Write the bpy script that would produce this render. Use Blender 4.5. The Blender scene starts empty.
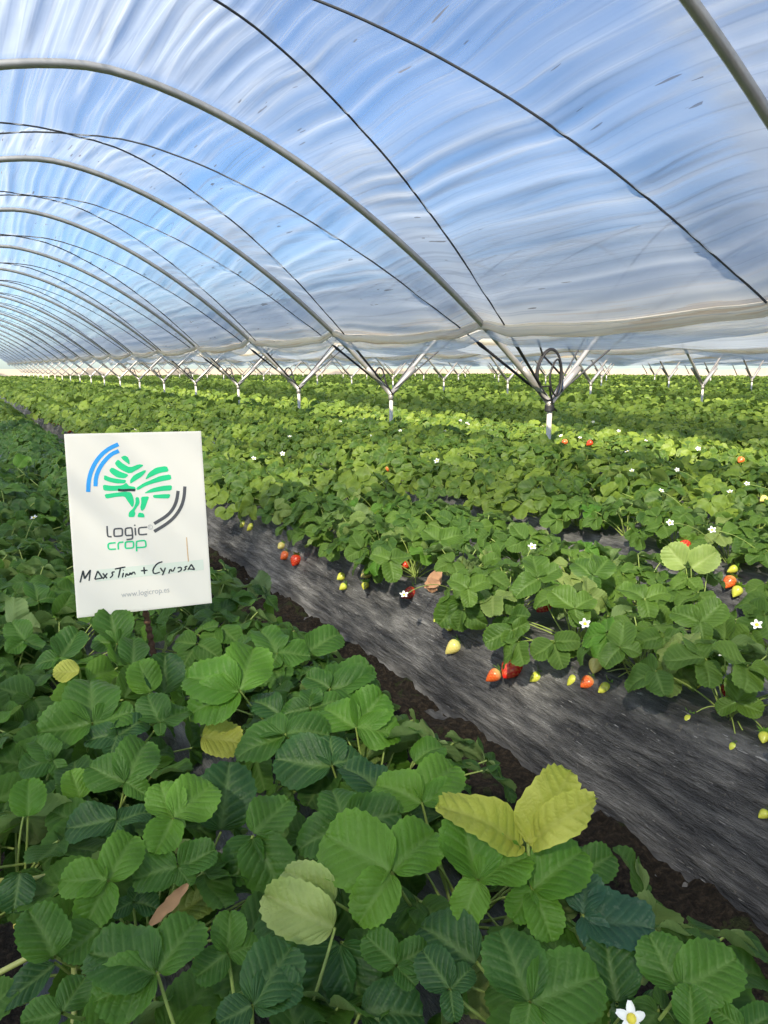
import bpy, math, random
import numpy as np
from mathutils import Vector, Matrix, noise

DATA = {'SIGN':{'TL':[0.2018,1.7306,0.8605],'U':[0.9927,-0.1202,-0.0104],'V':[-0.0297,-0.1617,-0.9864],'W':0.2911,'green':[[[0.1125,0.0538],[0.1206,0.0504],[0.127,0.0539],[0.1304,0.0628],[0.1294,0.0712],[0.1219,0.0648],[0.1157,0.0595]],[[0.0986,0.0672],[0.1061,0.0582],[0.1151,0.0678],[0.1299,0.0777],[0.1503,0.0706],[0.1599,0.0733],[0.152,0.0795],[0.129,0.0916],[0.1141,0.084],[0.1037,0.0757]],[[0.0859,0.0828],[0.092,0.0752],[0.1096,0.0861],[0.1267,0.0938],[0.1183,0.1013],[0.1022,0.0987],[0.0919,0.0908]],[[0.0754,0.0915],[0.0871,0.098],[0.1064,0.1026],[0.1207,0.1051],[0.1175,0.1124],[0.0992,0.1115],[0.0843,0.1071],[0.0739,0.102]],[[0.071,0.1128],[0.0902,0.1166],[0.112,0.1163],[0.1203,0.1107],[0.1251,0.1184],[0.1382,0.1209],[0.1398,0.1303],[0.1113,0.1278],[0.0852,0.1274],[0.0715,0.1257]],[[0.0731,0.1341],[0.0935,0.1324],[0.1155,0.1309],[0.1286,0.1325],[0.1324,0.142],[0.1338,0.1547],[0.1319,0.1639],[0.1287,0.166],[0.1207,0.1525],[0.1148,0.141],[0.0973,0.141],[0.0755,0.1443]],[[0.1286,0.1055],[0.1377,0.0943],[0.1629,0.0837],[0.1635,0.0884],[0.1529,0.0997],[0.1344,0.1105],[0.1285,0.1139]],[[0.16,0.107],[0.1691,0.091],[0.1856,0.08],[0.2095,0.0772],[0.2137,0.0897],[0.1939,0.0921],[0.1754,0.0993]],[[0.1402,0.1238],[0.1565,0.1139],[0.1749,0.1068],[0.1935,0.0992],[0.2165,0.0965],[0.2181,0.1084],[0.1973,0.1112],[0.1789,0.115],[0.1605,0.1202],[0.143,0.1295]],[[0.155,0.1372],[0.1736,0.1265],[0.1966,0.122],[0.2182,0.1212],[0.2165,0.1335],[0.1959,0.1333],[0.1776,0.1352]],[[0.1749,0.1416],[0.1954,0.1409],[0.2137,0.1414],[0.2103,0.1512],[0.1948,0.1503],[0.1759,0.1483]],[[0.1376,0.1442],[0.1447,0.1446],[0.1456,0.1577],[0.1388,0.1676],[0.1334,0.1747],[0.1353,0.1805],[0.1317,0.1886],[0.1198,0.1878],[0.1213,0.1772],[0.1316,0.1686],[0.1368,0.1572]],[[0.1492,0.1439],[0.1671,0.144],[0.1618,0.1564],[0.1565,0.1701],[0.1503,0.1758],[0.1473,0.1742],[0.1464,0.1671],[0.1492,0.158]],[[0.1425,0.1786],[0.153,0.1816],[0.1547,0.1911],[0.1383,0.1891]]],'blue':[[[0.0402,0.1272],[0.0428,0.1014],[0.0521,0.0745],[0.0686,0.05],[0.089,0.0337],[0.1091,0.0251]],[[0.0559,0.1157],[0.058,0.0953],[0.067,0.0751],[0.0811,0.0573],[0.0948,0.0454],[0.1091,0.0399]]],'grey':[[[0.2466,0.1259],[0.2432,0.1526],[0.2341,0.176],[0.2166,0.1975],[0.1973,0.211],[0.1726,0.224]],[[0.2309,0.1352],[0.2267,0.1564],[0.218,0.1749],[0.2032,0.1906],[0.1737,0.2063]]],'logic':[[[0.0739,0.2044],[0.0736,0.2252],[0.0756,0.2282],[0.082,0.2287]],[[0.0913,0.2118],[0.1022,0.2118],[0.1046,0.2127],[0.1053,0.2153],[0.1046,0.2251],[0.1036,0.2277],[0.1011,0.2285],[0.0902,0.2285],[0.0878,0.2276],[0.0872,0.225],[0.0878,0.2153],[0.0888,0.2127],[0.0913,0.2118],[0.0929,0.2118]],[[0.1242,0.2285],[0.1132,0.2288],[0.1111,0.2263],[0.1113,0.2147],[0.1137,0.212],[0.1242,0.2116],[0.1257,0.214],[0.1261,0.2345],[0.1237,0.2372],[0.1126,0.2375]],[[0.1324,0.2127],[0.1325,0.2297]],[[0.1318,0.2057],[0.1322,0.2081]],[[0.1581,0.2129],[0.1424,0.2129],[0.1395,0.2156],[0.1394,0.2261],[0.142,0.2293],[0.1571,0.2287]]],'crop':[[[0.0893,0.2426],[0.0763,0.2427],[0.0734,0.2453],[0.0734,0.2534],[0.0759,0.2565],[0.089,0.2565]],[[0.0943,0.2581],[0.094,0.2459],[0.0969,0.2426],[0.1057,0.2422]],[[0.1129,0.2425],[0.1239,0.2426],[0.1263,0.2435],[0.127,0.2461],[0.1265,0.2536],[0.1255,0.2563],[0.123,0.2571],[0.1119,0.257],[0.1095,0.2561],[0.1089,0.2535],[0.1093,0.246],[0.1103,0.2434],[0.1129,0.2425],[0.1145,0.2425]],[[0.1324,0.2654],[0.1326,0.2455],[0.135,0.2428],[0.1501,0.2422],[0.1527,0.2448],[0.1532,0.2548],[0.1508,0.2576],[0.1329,0.2572]]],'copy':[[[0.1699,0.2137],[0.1694,0.2157],[0.1682,0.2173],[0.1665,0.2184],[0.1645,0.2186],[0.1626,0.2181],[0.161,0.2168],[0.1601,0.215],[0.1598,0.213],[0.1603,0.211],[0.1615,0.2094],[0.1632,0.2083],[0.1652,0.2081],[0.1671,0.2086],[0.1686,0.2099],[0.1696,0.2117],[0.1699,0.2137]],[[0.1665,0.2154],[0.1651,0.216],[0.1637,0.2157],[0.1626,0.2146],[0.1623,0.2131],[0.1628,0.2117],[0.164,0.2108],[0.1655,0.2108],[0.1667,0.2116]]],'hand':[[[0.0112,0.3231],[0.0186,0.2984],[0.0186,0.2984],[0.0208,0.3156],[0.0208,0.3156],[0.0335,0.2981],[0.0335,0.2981],[0.0295,0.3214]],[[0.0412,0.319],[0.0482,0.3022],[0.0486,0.3022],[0.0568,0.3174],[0.0568,0.3179],[0.0412,0.3194]],[[0.0583,0.3077],[0.0667,0.3197]],[[0.0679,0.3086],[0.0579,0.3202]],[[0.0832,0.3069],[0.0768,0.3072],[0.0794,0.3138],[0.0727,0.3194]],[[0.084,0.3007],[0.1064,0.2982]],[[0.096,0.2995],[0.09,0.3207]],[[0.1013,0.3105],[0.0985,0.3211]],[[0.1008,0.3054],[0.1021,0.3046]],[[0.1049,0.3208],[0.1077,0.3111],[0.1111,0.3192],[0.1168,0.3102],[0.1167,0.3179],[0.1233,0.3094],[0.1263,0.317]],[[0.1385,0.31],[0.1529,0.31]],[[0.1455,0.3019],[0.1458,0.318]],[[0.1862,0.2937],[0.1745,0.2963],[0.1639,0.3096],[0.1655,0.3199],[0.1794,0.3171]],[[0.1809,0.3071],[0.1857,0.3163]],[[0.192,0.3077],[0.1842,0.3246]],[[0.1983,0.3217],[0.2026,0.3105],[0.2069,0.3198],[0.2135,0.3083]],[[0.2183,0.3111],[0.2265,0.3095],[0.227,0.3171],[0.2186,0.3205]],[[0.2407,0.309],[0.2342,0.3103],[0.2376,0.3148],[0.2314,0.3184]],[[0.241,0.3179],[0.2496,0.3061],[0.25,0.3061],[0.2562,0.318],[0.2562,0.318],[0.2417,0.3152]]],'tape':[[0.0463,0.2989],[0.2774,0.2968],[0.2772,0.3209],[0.0438,0.3246]],'stain':[[0.243,0.2426],[0.2429,0.259],[0.2431,0.2778],[0.2436,0.2989]],'tie':[[0.1018,0.1259],[0.1113,0.1278],[0.1245,0.1272],[0.1377,0.1283]],'www':[[0.0938,0.3611],[0.1972,0.3603],[0.1969,0.3649]]},'STAKE':[[0.3378,1.6706,0.4676],[0.352,1.6806,0.3256]],'YOUNG':[[0.5189,0.5712,0.47],[[0.416,0.5898,0.5439],[0.5477,0.5437,0.5638],[0.5408,0.5076,0.5529]],[-0.5542,-0.6102,0.5661]],'HEROES':[[[0.1482,1.215,0.43],[[0.1634,1.3009,0.4803],[0.0708,1.2226,0.429],[0.2118,1.2144,0.4341]],[-0.0605,-0.4963,0.866],'g'],[[0.1588,1.0018,0.43],[[0.202,1.0517,0.4624],[0.1194,1.0386,0.4475],[0.1841,0.9773,0.4183]],[-0.0783,-0.4938,0.866],'g'],[[0.2491,1.1795,0.42],[[0.2409,1.2305,0.4478],[0.3001,1.1919,0.4331],[0.2443,1.1618,0.4094]],[-0.1033,-0.4892,0.866],'g'],[[0.1884,0.852,0.45],[[0.1844,0.8962,0.4745],[0.2451,0.8764,0.4708],[0.1585,0.8231,0.43]],[-0.108,-0.4882,0.866],'b'],[[0.3856,1.1693,0.45],[[0.4364,1.2272,0.5054],[0.3009,1.1759,0.4341],[0.3111,1.23,0.4768]],[-0.1928,-0.5847,0.788],'b'],[[0.3158,1.1772,0.38],[[0.3744,1.1465,0.3655]],[-0.1832,-0.683,0.7071],'y'],[[0.0811,1.1559,0.41],[[0.0645,1.1978,0.4334],[0.0355,1.1575,0.409],[0.0897,1.1301,0.3955]],[-0.035,-0.4988,0.866],'g'],[[0.1383,1.5422,0.43],[[0.181,1.5901,0.4597],[0.0942,1.5429,0.4282],[0.1365,1.5088,0.4107]],[-0.0446,-0.498,0.866],'g'],[[0.2568,1.5929,0.42],[[0.2582,1.6633,0.4688],[0.21,1.6134,0.429],[0.2929,1.6115,0.4369]],[-0.0913,-0.5663,0.8192],'g'],[[0.2668,1.482,0.41],[[0.2824,1.5363,0.4494]],[-0.1016,-0.5645,0.8192],'g'],[[0.2696,1.3476,0.4],[[0.2599,1.3812,0.4538]],[-0.1699,-0.8492,0.5],'b'],[[0.2962,1.3522,0.39],[[0.3102,1.3868,0.4538]],[-0.1853,-0.846,0.5],'d'],[[0.1798,1.179,0.415],[[0.1328,1.19,0.4172],[0.1633,1.1529,0.3986],[0.2288,1.1958,0.4288]],[-0.0754,-0.4943,0.866],'d'],[[0.0345,1.0133,0.41],[[0.0399,1.0366,0.4506]],[-0.0295,-0.8655,0.5],'b'],[[0.1029,1.0408,0.4],[[0.0974,1.0583,0.4362]],[-0.0892,-0.9019,0.4226],'b'],[[0.1661,1.4779,0.42],[[0.1203,1.4861,0.4226]],[-0.0718,-0.6388,0.766],'y'],[[0.1342,0.9306,0.42],[[0.0762,0.9495,0.4255],[0.1743,0.9319,0.4237],[0.1237,0.9113,0.409]],[-0.067,-0.4647,0.8829],'d'],[[0.5631,1.1783,0.41],[[0.6498,1.1876,0.4364],[0.5349,1.2242,0.4269],[0.6453,1.1443,0.4128]],[-0.2156,-0.4511,0.866],'g'],[[0.5334,1.0176,0.41],[[0.5036,1.0786,0.4332],[0.5975,1.0453,0.4414],[0.5931,0.9773,0.4054]],[-0.2321,-0.4429,0.866],'b'],[[0.4152,1.0398,0.42],[[0.3369,1.0478,0.4113],[0.387,1.0862,0.4332],[0.4807,1.0158,0.4208]],[-0.1389,-0.3479,0.9272],'g'],[[0.4529,0.9446,0.4],[[0.3829,0.9948,0.407],[0.5015,0.9373,0.4067],[0.4709,0.9881,0.4219]],[-0.1827,-0.3811,0.9063],'d'],[[0.4735,0.8315,0.41],[[0.4503,0.8916,0.4335]],[-0.2474,-0.4345,0.866],'d'],[[0.5018,0.7656,0.42],[[0.5704,0.7884,0.4501],[0.4638,0.823,0.4345],[0.5529,0.7511,0.4285]],[-0.2573,-0.3927,0.8829],'b'],[[0.3734,0.629,0.45],[[0.4344,0.639,0.4778],[0.3242,0.6127,0.4226],[0.3259,0.6982,0.4747]],[-0.2928,-0.4932,0.8192],'b'],[[0.3884,0.7739,0.42],[[0.3957,0.8232,0.4473],[0.4555,0.7521,0.4262],[0.3284,0.782,0.4087]],[-0.2243,-0.4469,0.866],'g'],[[0.2608,0.8956,0.38],[[0.2864,0.9251,0.456]],[-0.2534,-0.8702,0.4226],'d'],[[0.2819,0.8255,0.41],[[0.3387,0.8472,0.4372],[0.244,0.7957,0.3817],[0.2928,0.7607,0.3695]],[-0.1853,-0.5428,0.8192],'g'],[[0.5861,0.922,0.38],[[0.6411,0.9233,0.3977]],[-0.2683,-0.4219,0.866],'g'],[[0.6164,1.3973,0.4],[[0.6942,1.4019,0.4299]],[-0.2594,-0.5881,0.766],'g'],[[0.5425,1.3912,0.41],[[0.6044,1.365,0.4089],[0.5379,1.4637,0.4481],[0.5164,1.3661,0.3911]],[-0.1817,-0.4658,0.866],'g'],[[0.4501,1.1483,0.4],[[0.4164,1.1965,0.4188]],[-0.1825,-0.4655,0.866],'d'],[[0.4976,1.1244,0.41],[[0.5164,1.1562,0.4312],[0.45,1.1383,0.4062],[0.5549,1.116,0.419]],[-0.2023,-0.4572,0.866],'g'],[[0.101,0.8012,0.43],[[0.138,0.8339,0.4559],[0.0546,0.8201,0.439],[0.0706,0.7721,0.4071]],[-0.0718,-0.5691,0.8192],'b'],[[0.1788,0.7976,0.42],[[0.2229,0.7986,0.4261],[0.1304,0.8079,0.4196],[0.1865,0.776,0.4088]],[-0.1094,-0.4879,0.866],'g'],[[0.1139,0.6185,0.45],[[0.0645,0.6585,0.469],[0.1586,0.6436,0.4705],[0.0602,0.6199,0.4448]],[-0.096,-0.5212,0.848],'g'],[[0.1264,0.8034,0.39],[[0.1515,0.7895,0.3843],[0.1386,0.82,0.4006],[0.1027,0.8023,0.3873]],[-0.0777,-0.4939,0.866],'d'],[[0.1847,0.6297,0.43],[[0.1967,0.6571,0.4508],[0.1514,0.6268,0.4215],[0.2142,0.6246,0.4324]],[-0.1614,-0.5504,0.8192],'g'],[[0.1808,0.5497,0.44],[[0.2283,0.5738,0.4636],[0.151,0.5518,0.4354],[0.2243,0.5445,0.4454]],[-0.1656,-0.5034,0.848],'d'],[[0.0849,0.7684,0.4],[[0.0442,0.7559,0.3903]],[-0.0549,-0.497,0.866],'g'],[[0.0382,0.7773,0.37],[[-0.0137,0.761,0.3612]],[-0.0207,-0.4221,0.9063],'d'],[[0.0336,0.6492,0.42],[[0.0562,0.6671,0.4333],[0.0009,0.6537,0.4219]],[-0.0297,-0.5728,0.8192],'g'],[[0.0372,0.7474,0.4],[[0.0205,0.7772,0.4413]],[-0.0407,-0.8181,0.5736],'g'],[[0.0168,0.927,0.39],[[0.0047,0.8958,0.3637]],[-0.0116,-0.6427,0.766],'d'],[[0.1666,0.7999,0.36],[[0.2226,0.8017,0.3693]],[-0.117,-0.5615,0.8192],'y2'],[[0.3084,0.6408,0.43],[[0.2712,0.6871,0.4556]],[-0.3067,-0.6371,0.7071],'p'],[[0.2966,0.6172,0.42],[[0.2395,0.6666,0.4482]],[-0.3548,-0.7383,0.5736],'p'],[[0.2926,0.6368,0.385],[[0.2447,0.696,0.4045]],[-0.2087,-0.4543,0.866],'g'],[[0.3086,0.6276,0.39],[[0.3067,0.5767,0.351],[0.247,0.6043,0.3497]],[-0.2836,-0.5768,0.766],'d'],[[0.3392,0.5609,0.4],[[0.3231,0.5975,0.4161],[0.3743,0.5567,0.4102],[0.3475,0.5394,0.39]],[-0.2968,-0.4908,0.8192],'g'],[[0.3629,0.5008,0.41],[[0.3548,0.5385,0.4281],[0.3888,0.5023,0.4215],[0.3545,0.4817,0.3958]],[-0.3366,-0.4644,0.8192],'d'],[[0.2932,0.5557,0.37],[[0.3475,0.5279,0.3704]],[-0.2334,-0.4422,0.866],'d'],[[0.4483,0.5706,0.45],[[0.4678,0.6266,0.4893],[0.5069,0.5624,0.4708],[0.4163,0.5537,0.4269]],[-0.3543,-0.451,0.8192],'b'],[[0.5077,0.5494,0.43],[[0.5763,0.5441,0.4599],[0.5009,0.5067,0.4048],[0.4762,0.5433,0.4119]],[-0.3893,-0.4212,0.8192],'b'],[[0.5475,0.51,0.41],[[0.5977,0.4589,0.4111],[0.5773,0.537,0.4332],[0.5452,0.4746,0.3951]],[-0.3659,-0.3408,0.866],'t'],[[0.6065,0.5781,0.39],[[0.6531,0.5656,0.4111]],[-0.4653,-0.4435,0.766],'g'],[[0.3915,0.42,0.45],[[0.4014,0.4728,0.4818],[0.453,0.3993,0.4688],[0.3714,0.4062,0.4334]],[-0.3911,-0.4196,0.8192],'g'],[[0.4125,0.5231,0.4],[[0.3837,0.583,0.4168]],[-0.3096,-0.3926,0.866],'d'],[[0.5321,0.4431,0.36],[[0.5544,0.482,0.3952]],[-0.494,-0.4113,0.766],'d'],[[0.5359,0.3755,0.43],[[0.5425,0.4179,0.4532],[0.59,0.3582,0.4569]],[-0.5042,-0.3533,0.788],'g'],[[0.5021,0.337,0.44],[[0.5174,0.353,0.4617]],[-0.5871,-0.3941,0.7071],'g'],[[0.5585,0.3245,0.42],[[0.55,0.3512,0.4242],[0.5874,0.3154,0.4343]],[-0.4959,-0.2882,0.8192],'g'],[[0.5555,0.4338,0.36],[[0.573,0.4083,0.3589],[0.5233,0.4297,0.3439]],[-0.3941,-0.3078,0.866],'d'],[[0.0871,1.7115,0.42],[[0.0673,1.7565,0.4508],[0.1173,1.6871,0.404],[0.0516,1.6931,0.4058]],[-0.0292,-0.5728,0.8192],'g'],[[0.1382,1.9725,0.43],[[0.1371,2.0273,0.4683],[0.1802,1.9743,0.4333]],[-0.0401,-0.5722,0.8192],'g'],[[0.2882,4.6817,0.44],[[0.3388,4.7257,0.5072]],[-0.0503,-0.8176,0.5736],'b'],[[1.2086,1.4209,0.33],[[1.143,1.4531,0.3044],[1.2463,1.4068,0.3495],[1.1822,1.4069,0.2904]],[-0.5307,-0.624,0.5736],'r'],[[1.2159,1.0714,0.4],[[1.2564,1.1003,0.4415],[1.2425,1.0366,0.3974],[1.1692,1.071,0.3703]],[-0.4823,-0.425,0.766],'r'],[[1.477,1.4108,0.44],[[1.4689,1.4773,0.4713],[1.5483,1.4202,0.4853],[1.4461,1.3817,0.4069]],[-0.4452,-0.4253,0.788],'r'],[[1.4504,0.9964,0.37],[[1.4129,1.047,0.3674],[1.4126,0.982,0.3232]],[-0.6314,-0.4338,0.6428],'r'],[[1.3107,0.8483,0.34],[[1.3553,0.8646,0.3952],[1.28,0.8698,0.3232],[1.3297,0.806,0.3316]],[-0.6431,-0.4162,0.6428],'r'],[[1.7487,1.3074,0.45],[[1.799,1.2694,0.4981]],[-0.7526,-0.5627,0.342],'p'],[[1.7682,1.3384,0.44],[[1.7605,1.3989,0.4928]],[-0.6905,-0.5227,0.5],'p'],[[1.3329,1.4713,0.44],[[1.3672,1.5298,0.4957],[1.2641,1.4791,0.4061],[1.3926,1.4553,0.4637]],[-0.4316,-0.4764,0.766],'r'],[[1.2797,1.2754,0.42],[[1.2615,1.339,0.4468],[1.3303,1.2671,0.4451],[1.2617,1.2449,0.3912]],[-0.4553,-0.4538,0.766],'r'],[[1.4422,1.2022,0.44],[[1.4223,1.266,0.46],[1.4945,1.1778,0.4591],[1.4183,1.1635,0.4063]],[-0.4729,-0.3942,0.788],'r'],[[1.458,1.0542,0.42],[[1.4356,1.1158,0.4351],[1.5207,1.0456,0.4584],[1.4358,1.0239,0.39]],[-0.5209,-0.3766,0.766],'r'],[[1.264,1.3054,0.33],[[1.233,1.2836,0.2856],[1.2821,1.2634,0.309]],[-0.5329,-0.5503,0.6428],'r'],[[1.1522,1.5441,0.42],[[1.128,1.5943,0.4416],[1.2106,1.5334,0.4421],[1.1342,1.5097,0.3878]],[-0.3844,-0.5152,0.766],'r'],[[1.2434,1.6944,0.33],[[1.1697,1.6994,0.2735],[1.2067,1.661,0.2605]],[-0.4846,-0.6604,0.5736],'r'],[[1.1592,1.9695,0.4],[[1.1214,2.0195,0.4201],[1.2268,1.9578,0.4203],[1.1433,1.9177,0.3558]],[-0.326,-0.554,0.766],'r'],[[1.3821,2.0155,0.43],[[1.3547,2.0729,0.4567],[1.4588,1.996,0.4529],[1.354,1.9731,0.3873]],[-0.3635,-0.5301,0.766],'r']],'FRUITS':[[[1.2535,1.4683,0.2008],0.052,'ripe',0],[[1.2755,2.0274,0.2534],0.0438,'dark',0],[[2.3643,1.7967,0.3282],0.0495,'ripe',1],[[1.241,2.9122,0.1659],0.052,'ripe',0],[[1.2398,3.0342,0.1613],0.0452,'orange',0],[[1.406,1.518,0.3321],0.0427,'dark',1],[[1.4342,0.9468,0.2916],0.0355,'dark',0],[[4.5211,3.1773,0.4],0.052,'ripe',1],[[4.4587,3.0219,0.4],0.0461,'orange',1],[[4.3002,4.4917,0.4],0.052,'orange',1],[[4.4172,4.3304,0.4],0.052,'ripe',1],[[2.361,4.46,0.3205],0.052,'orange',1],[[2.3746,4.0871,0.3501],0.0515,'orange',1],[[1.3351,2.1568,0.3124],0.0319,'ripe',1],[[2.369,1.6045,0.2385],0.0469,'orange',0],[[1.244,1.7257,0.17],0.0453,'pale',0],[[1.2617,1.7785,0.2202],0.0339,'green',0],[[1.2644,1.8485,0.2245],0.0285,'green',0],[[1.256,1.3785,0.2052],0.0288,'green',0],[[1.2702,1.2602,0.2389],0.0274,'green',0],[[1.2993,1.2119,0.2873],0.0366,'pale',0],[[1.2762,1.1616,0.255],0.0285,'green',0],[[1.2733,1.213,0.2459],0.0341,'orange',0],[[1.3016,1.1024,0.2873],0.0254,'green',0],[[1.4019,1.0127,0.2922],0.025,'green',0],[[1.2854,0.9381,0.2682],0.0233,'green',0],[[1.2791,0.827,0.2603],0.0179,'green',0],[[1.3126,0.7864,0.2915],0.0215,'green',0],[[1.2481,0.7321,0.1767],0.0188,'green',0],[[1.2531,2.5075,0.1966],0.0353,'green',0],[[1.2423,2.4695,0.1674],0.031,'green',0],[[1.2718,2.329,0.246],0.0408,'pale',0],[[1.2578,2.3192,0.2082],0.0296,'green',0],[[1.2542,3.6464,0.2004],0.0366,'green',0],[[1.2556,3.5292,0.2061],0.0407,'green',0],[[1.2505,3.1054,0.1915],0.0368,'pale',0],[[2.376,1.6026,0.2903],0.0324,'green',1],[[2.3559,1.5657,0.2208],0.0392,'green',1],[[3.4297,2.1815,0.3599],0.0396,'pale',1],[[0.0113,0.9551,0.3],0.0141,'pale',0]],'FLOWERS':[[2.1942,1.5707,0.46],[2.9529,2.0406,0.46],[3.2303,2.1475,0.46],[2.7097,2.2125,0.46],[1.3824,0.9351,0.4],[1.369,0.9043,0.4],[1.2581,1.2186,0.4],[1.5012,1.6896,0.46],[3.1126,2.738,0.46],[4.3628,3.2833,0.46],[1.6074,1.0088,0.4],[2.1666,1.7205,0.46],[3.3541,2.6442,0.46],[0.2185,2.9484,0.46],[0.4725,0.3759,0.43],[0.0918,0.6935,0.4],[1.1211,1.8215,0.33],[2.4529,3.6204,0.46]],'DEADLEAF':[[1.299,1.9072,0.3024],[1.3604,1.9694,0.3392],[1.2845,1.926,0.2862]],'BROWN':[[0.133,0.744,0.4],[0.1815,0.7646,0.4183]]}
rng = np.random.default_rng(7)
random.seed(7)
scn = bpy.context.scene
COL = scn.collection
UP = np.array([0, 0, 1.0])
CAM = np.array([0, 0, 1.0])

# ------------------------------------------------------------------ helpers
def nrm(v):
    v = np.asarray(v, float)
    return v / (np.linalg.norm(v) + 1e-12)

class MB:
    """collects vertices, quads and per-vertex attributes and links them as one mesh object"""
    def __init__(self):
        self.V = []; self.F = []; self.A = {}; self.n = 0
    def add(self, V, F, **attrs):
        V = np.asarray(V, np.float32); F = np.asarray(F, np.int32)
        self.V.append(V); self.F.append(F + self.n)
        for k in set(list(self.A.keys()) + list(attrs.keys())):
            if k not in self.A:
                self.A[k] = [np.zeros(self.n, np.float32)]
            a = attrs.get(k, 0.0)
            self.A[k].append(np.broadcast_to(np.asarray(a, np.float32), (len(V),)).copy())
        self.n += len(V)
        return self
    def mesh(self, name, mat, smooth=True):
        me = bpy.data.meshes.new(name)
        V = np.concatenate(self.V); 
        Fs = [f for f in self.F if len(f)]
        lens = np.concatenate([np.full(len(f), f.shape[1], np.int32) for f in Fs])
        idx = np.concatenate([f.ravel() for f in Fs]).astype(np.int32)
        me.vertices.add(len(V)); me.vertices.foreach_set('co', V.ravel())
        me.loops.add(len(idx)); me.loops.foreach_set('vertex_index', idx)
        me.polygons.add(len(lens))
        st = np.zeros(len(lens), np.int32); st[1:] = np.cumsum(lens)[:-1]
        me.polygons.foreach_set('loop_start', st)
        try: me.polygons.foreach_set('loop_total', lens)
        except Exception: pass
        me.polygons.foreach_set('use_smooth', np.full(len(lens), smooth))
        for k, a in self.A.items():
            at = me.attributes.new(k, 'FLOAT', 'POINT')
            at.data.foreach_set('value', np.concatenate(a))
        me.update(calc_edges=True)
        me.materials.append(mat)
        return me
    def build(self, name, mat, parent=None, smooth=True):
        o = bpy.data.objects.new(name, self.mesh(name, mat, smooth)); COL.objects.link(o)
        if parent: o.parent = parent
        return o

def link(name, me, parent=None):
    o = bpy.data.objects.new(name, me); COL.objects.link(o)
    if parent: o.parent = parent
    return o

def empty(name, loc, rz=0.0):
    o = bpy.data.objects.new(name, None); COL.objects.link(o)
    o.empty_display_size = .05
    o.location = loc; o.rotation_euler = (0, 0, rz)
    return o

def tag(o, label=None, cat=None, group=None, kind=None):
    if label: o['label'] = label
    if cat: o['category'] = cat
    if group: o['group'] = group
    if kind: o['kind'] = kind
    return o

ORD = ['first','second','third','fourth','fifth','sixth','seventh','eighth','ninth','tenth','eleventh','twelfth','thirteenth','fourteenth','fifteenth','sixteenth','seventeenth','eighteenth','nineteenth','twentieth']
TENS = {2:'twenty',3:'thirty',4:'forty',5:'fifty',6:'sixty',7:'seventy',8:'eighty',9:'ninety'}
def ordinal(n):                      # n counts from 1
    if n <= 20: return ORD[n-1]
    t, u = divmod(n, 10)
    if t >= 10: return '%dth' % n
    return (TENS[t][:-1] + 'ieth') if u == 0 else TENS[t] + '-' + ORD[u-1]

def tube(pts, r, sides=8, cap=True):
    P = np.asarray(pts, float); n = len(P)
    R = np.broadcast_to(np.asarray(r, float), (n,))
    T = np.gradient(P, axis=0); T /= np.linalg.norm(T, axis=1)[:, None] + 1e-12
    a = np.array([0, 0, 1.0]) if abs(T[0][2]) < .9 else np.array([1.0, 0, 0])
    u = nrm(np.cross(T[0], a)); V = []
    ang = np.linspace(0, 2*np.pi, sides, endpoint=False)
    for i in range(n):
        u = nrm(u - T[i]*(u @ T[i])); v = np.cross(T[i], u)
        V.append(P[i] + R[i]*(np.cos(ang)[:, None]*u + np.sin(ang)[:, None]*v))
    V = np.concatenate(V); i = np.arange(n-1)[:, None]*sides; j = np.arange(sides)[None]
    k = (j+1) % sides
    F = np.stack([i+j, i+k, i+sides+k, i+sides+j], -1).reshape(-1, 4)
    if cap and sides % 2 == 0:
        ex = []
        for b in (0, (n-1)*sides):
            for q in range(sides//2 - 1):
                ex.append([b+q, b+q+1, b+sides-2-q, b+sides-1-q])
        F = np.concatenate([F, np.array(ex, int)])
    return V, F

def gridF(r, c, off=0):
    i = np.arange(r-1)[:, None]*c; j = np.arange(c-1)[None]
    return (np.stack([i+j, i+j+1, i+c+j+1, i+c+j], -1).reshape(-1, 4) + off)

def boxVF(x0, x1, y0, y1, z0, z1):
    V = np.array([(x0,y0,z0),(x1,y0,z0),(x1,y1,z0),(x0,y1,z0),(x0,y0,z1),(x1,y0,z1),(x1,y1,z1),(x0,y1,z1)])
    F = np.array([(0,3,2,1),(4,5,6,7),(0,1,5,4),(1,2,6,5),(2,3,7,6),(3,0,4,7)])
    return V, F

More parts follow.
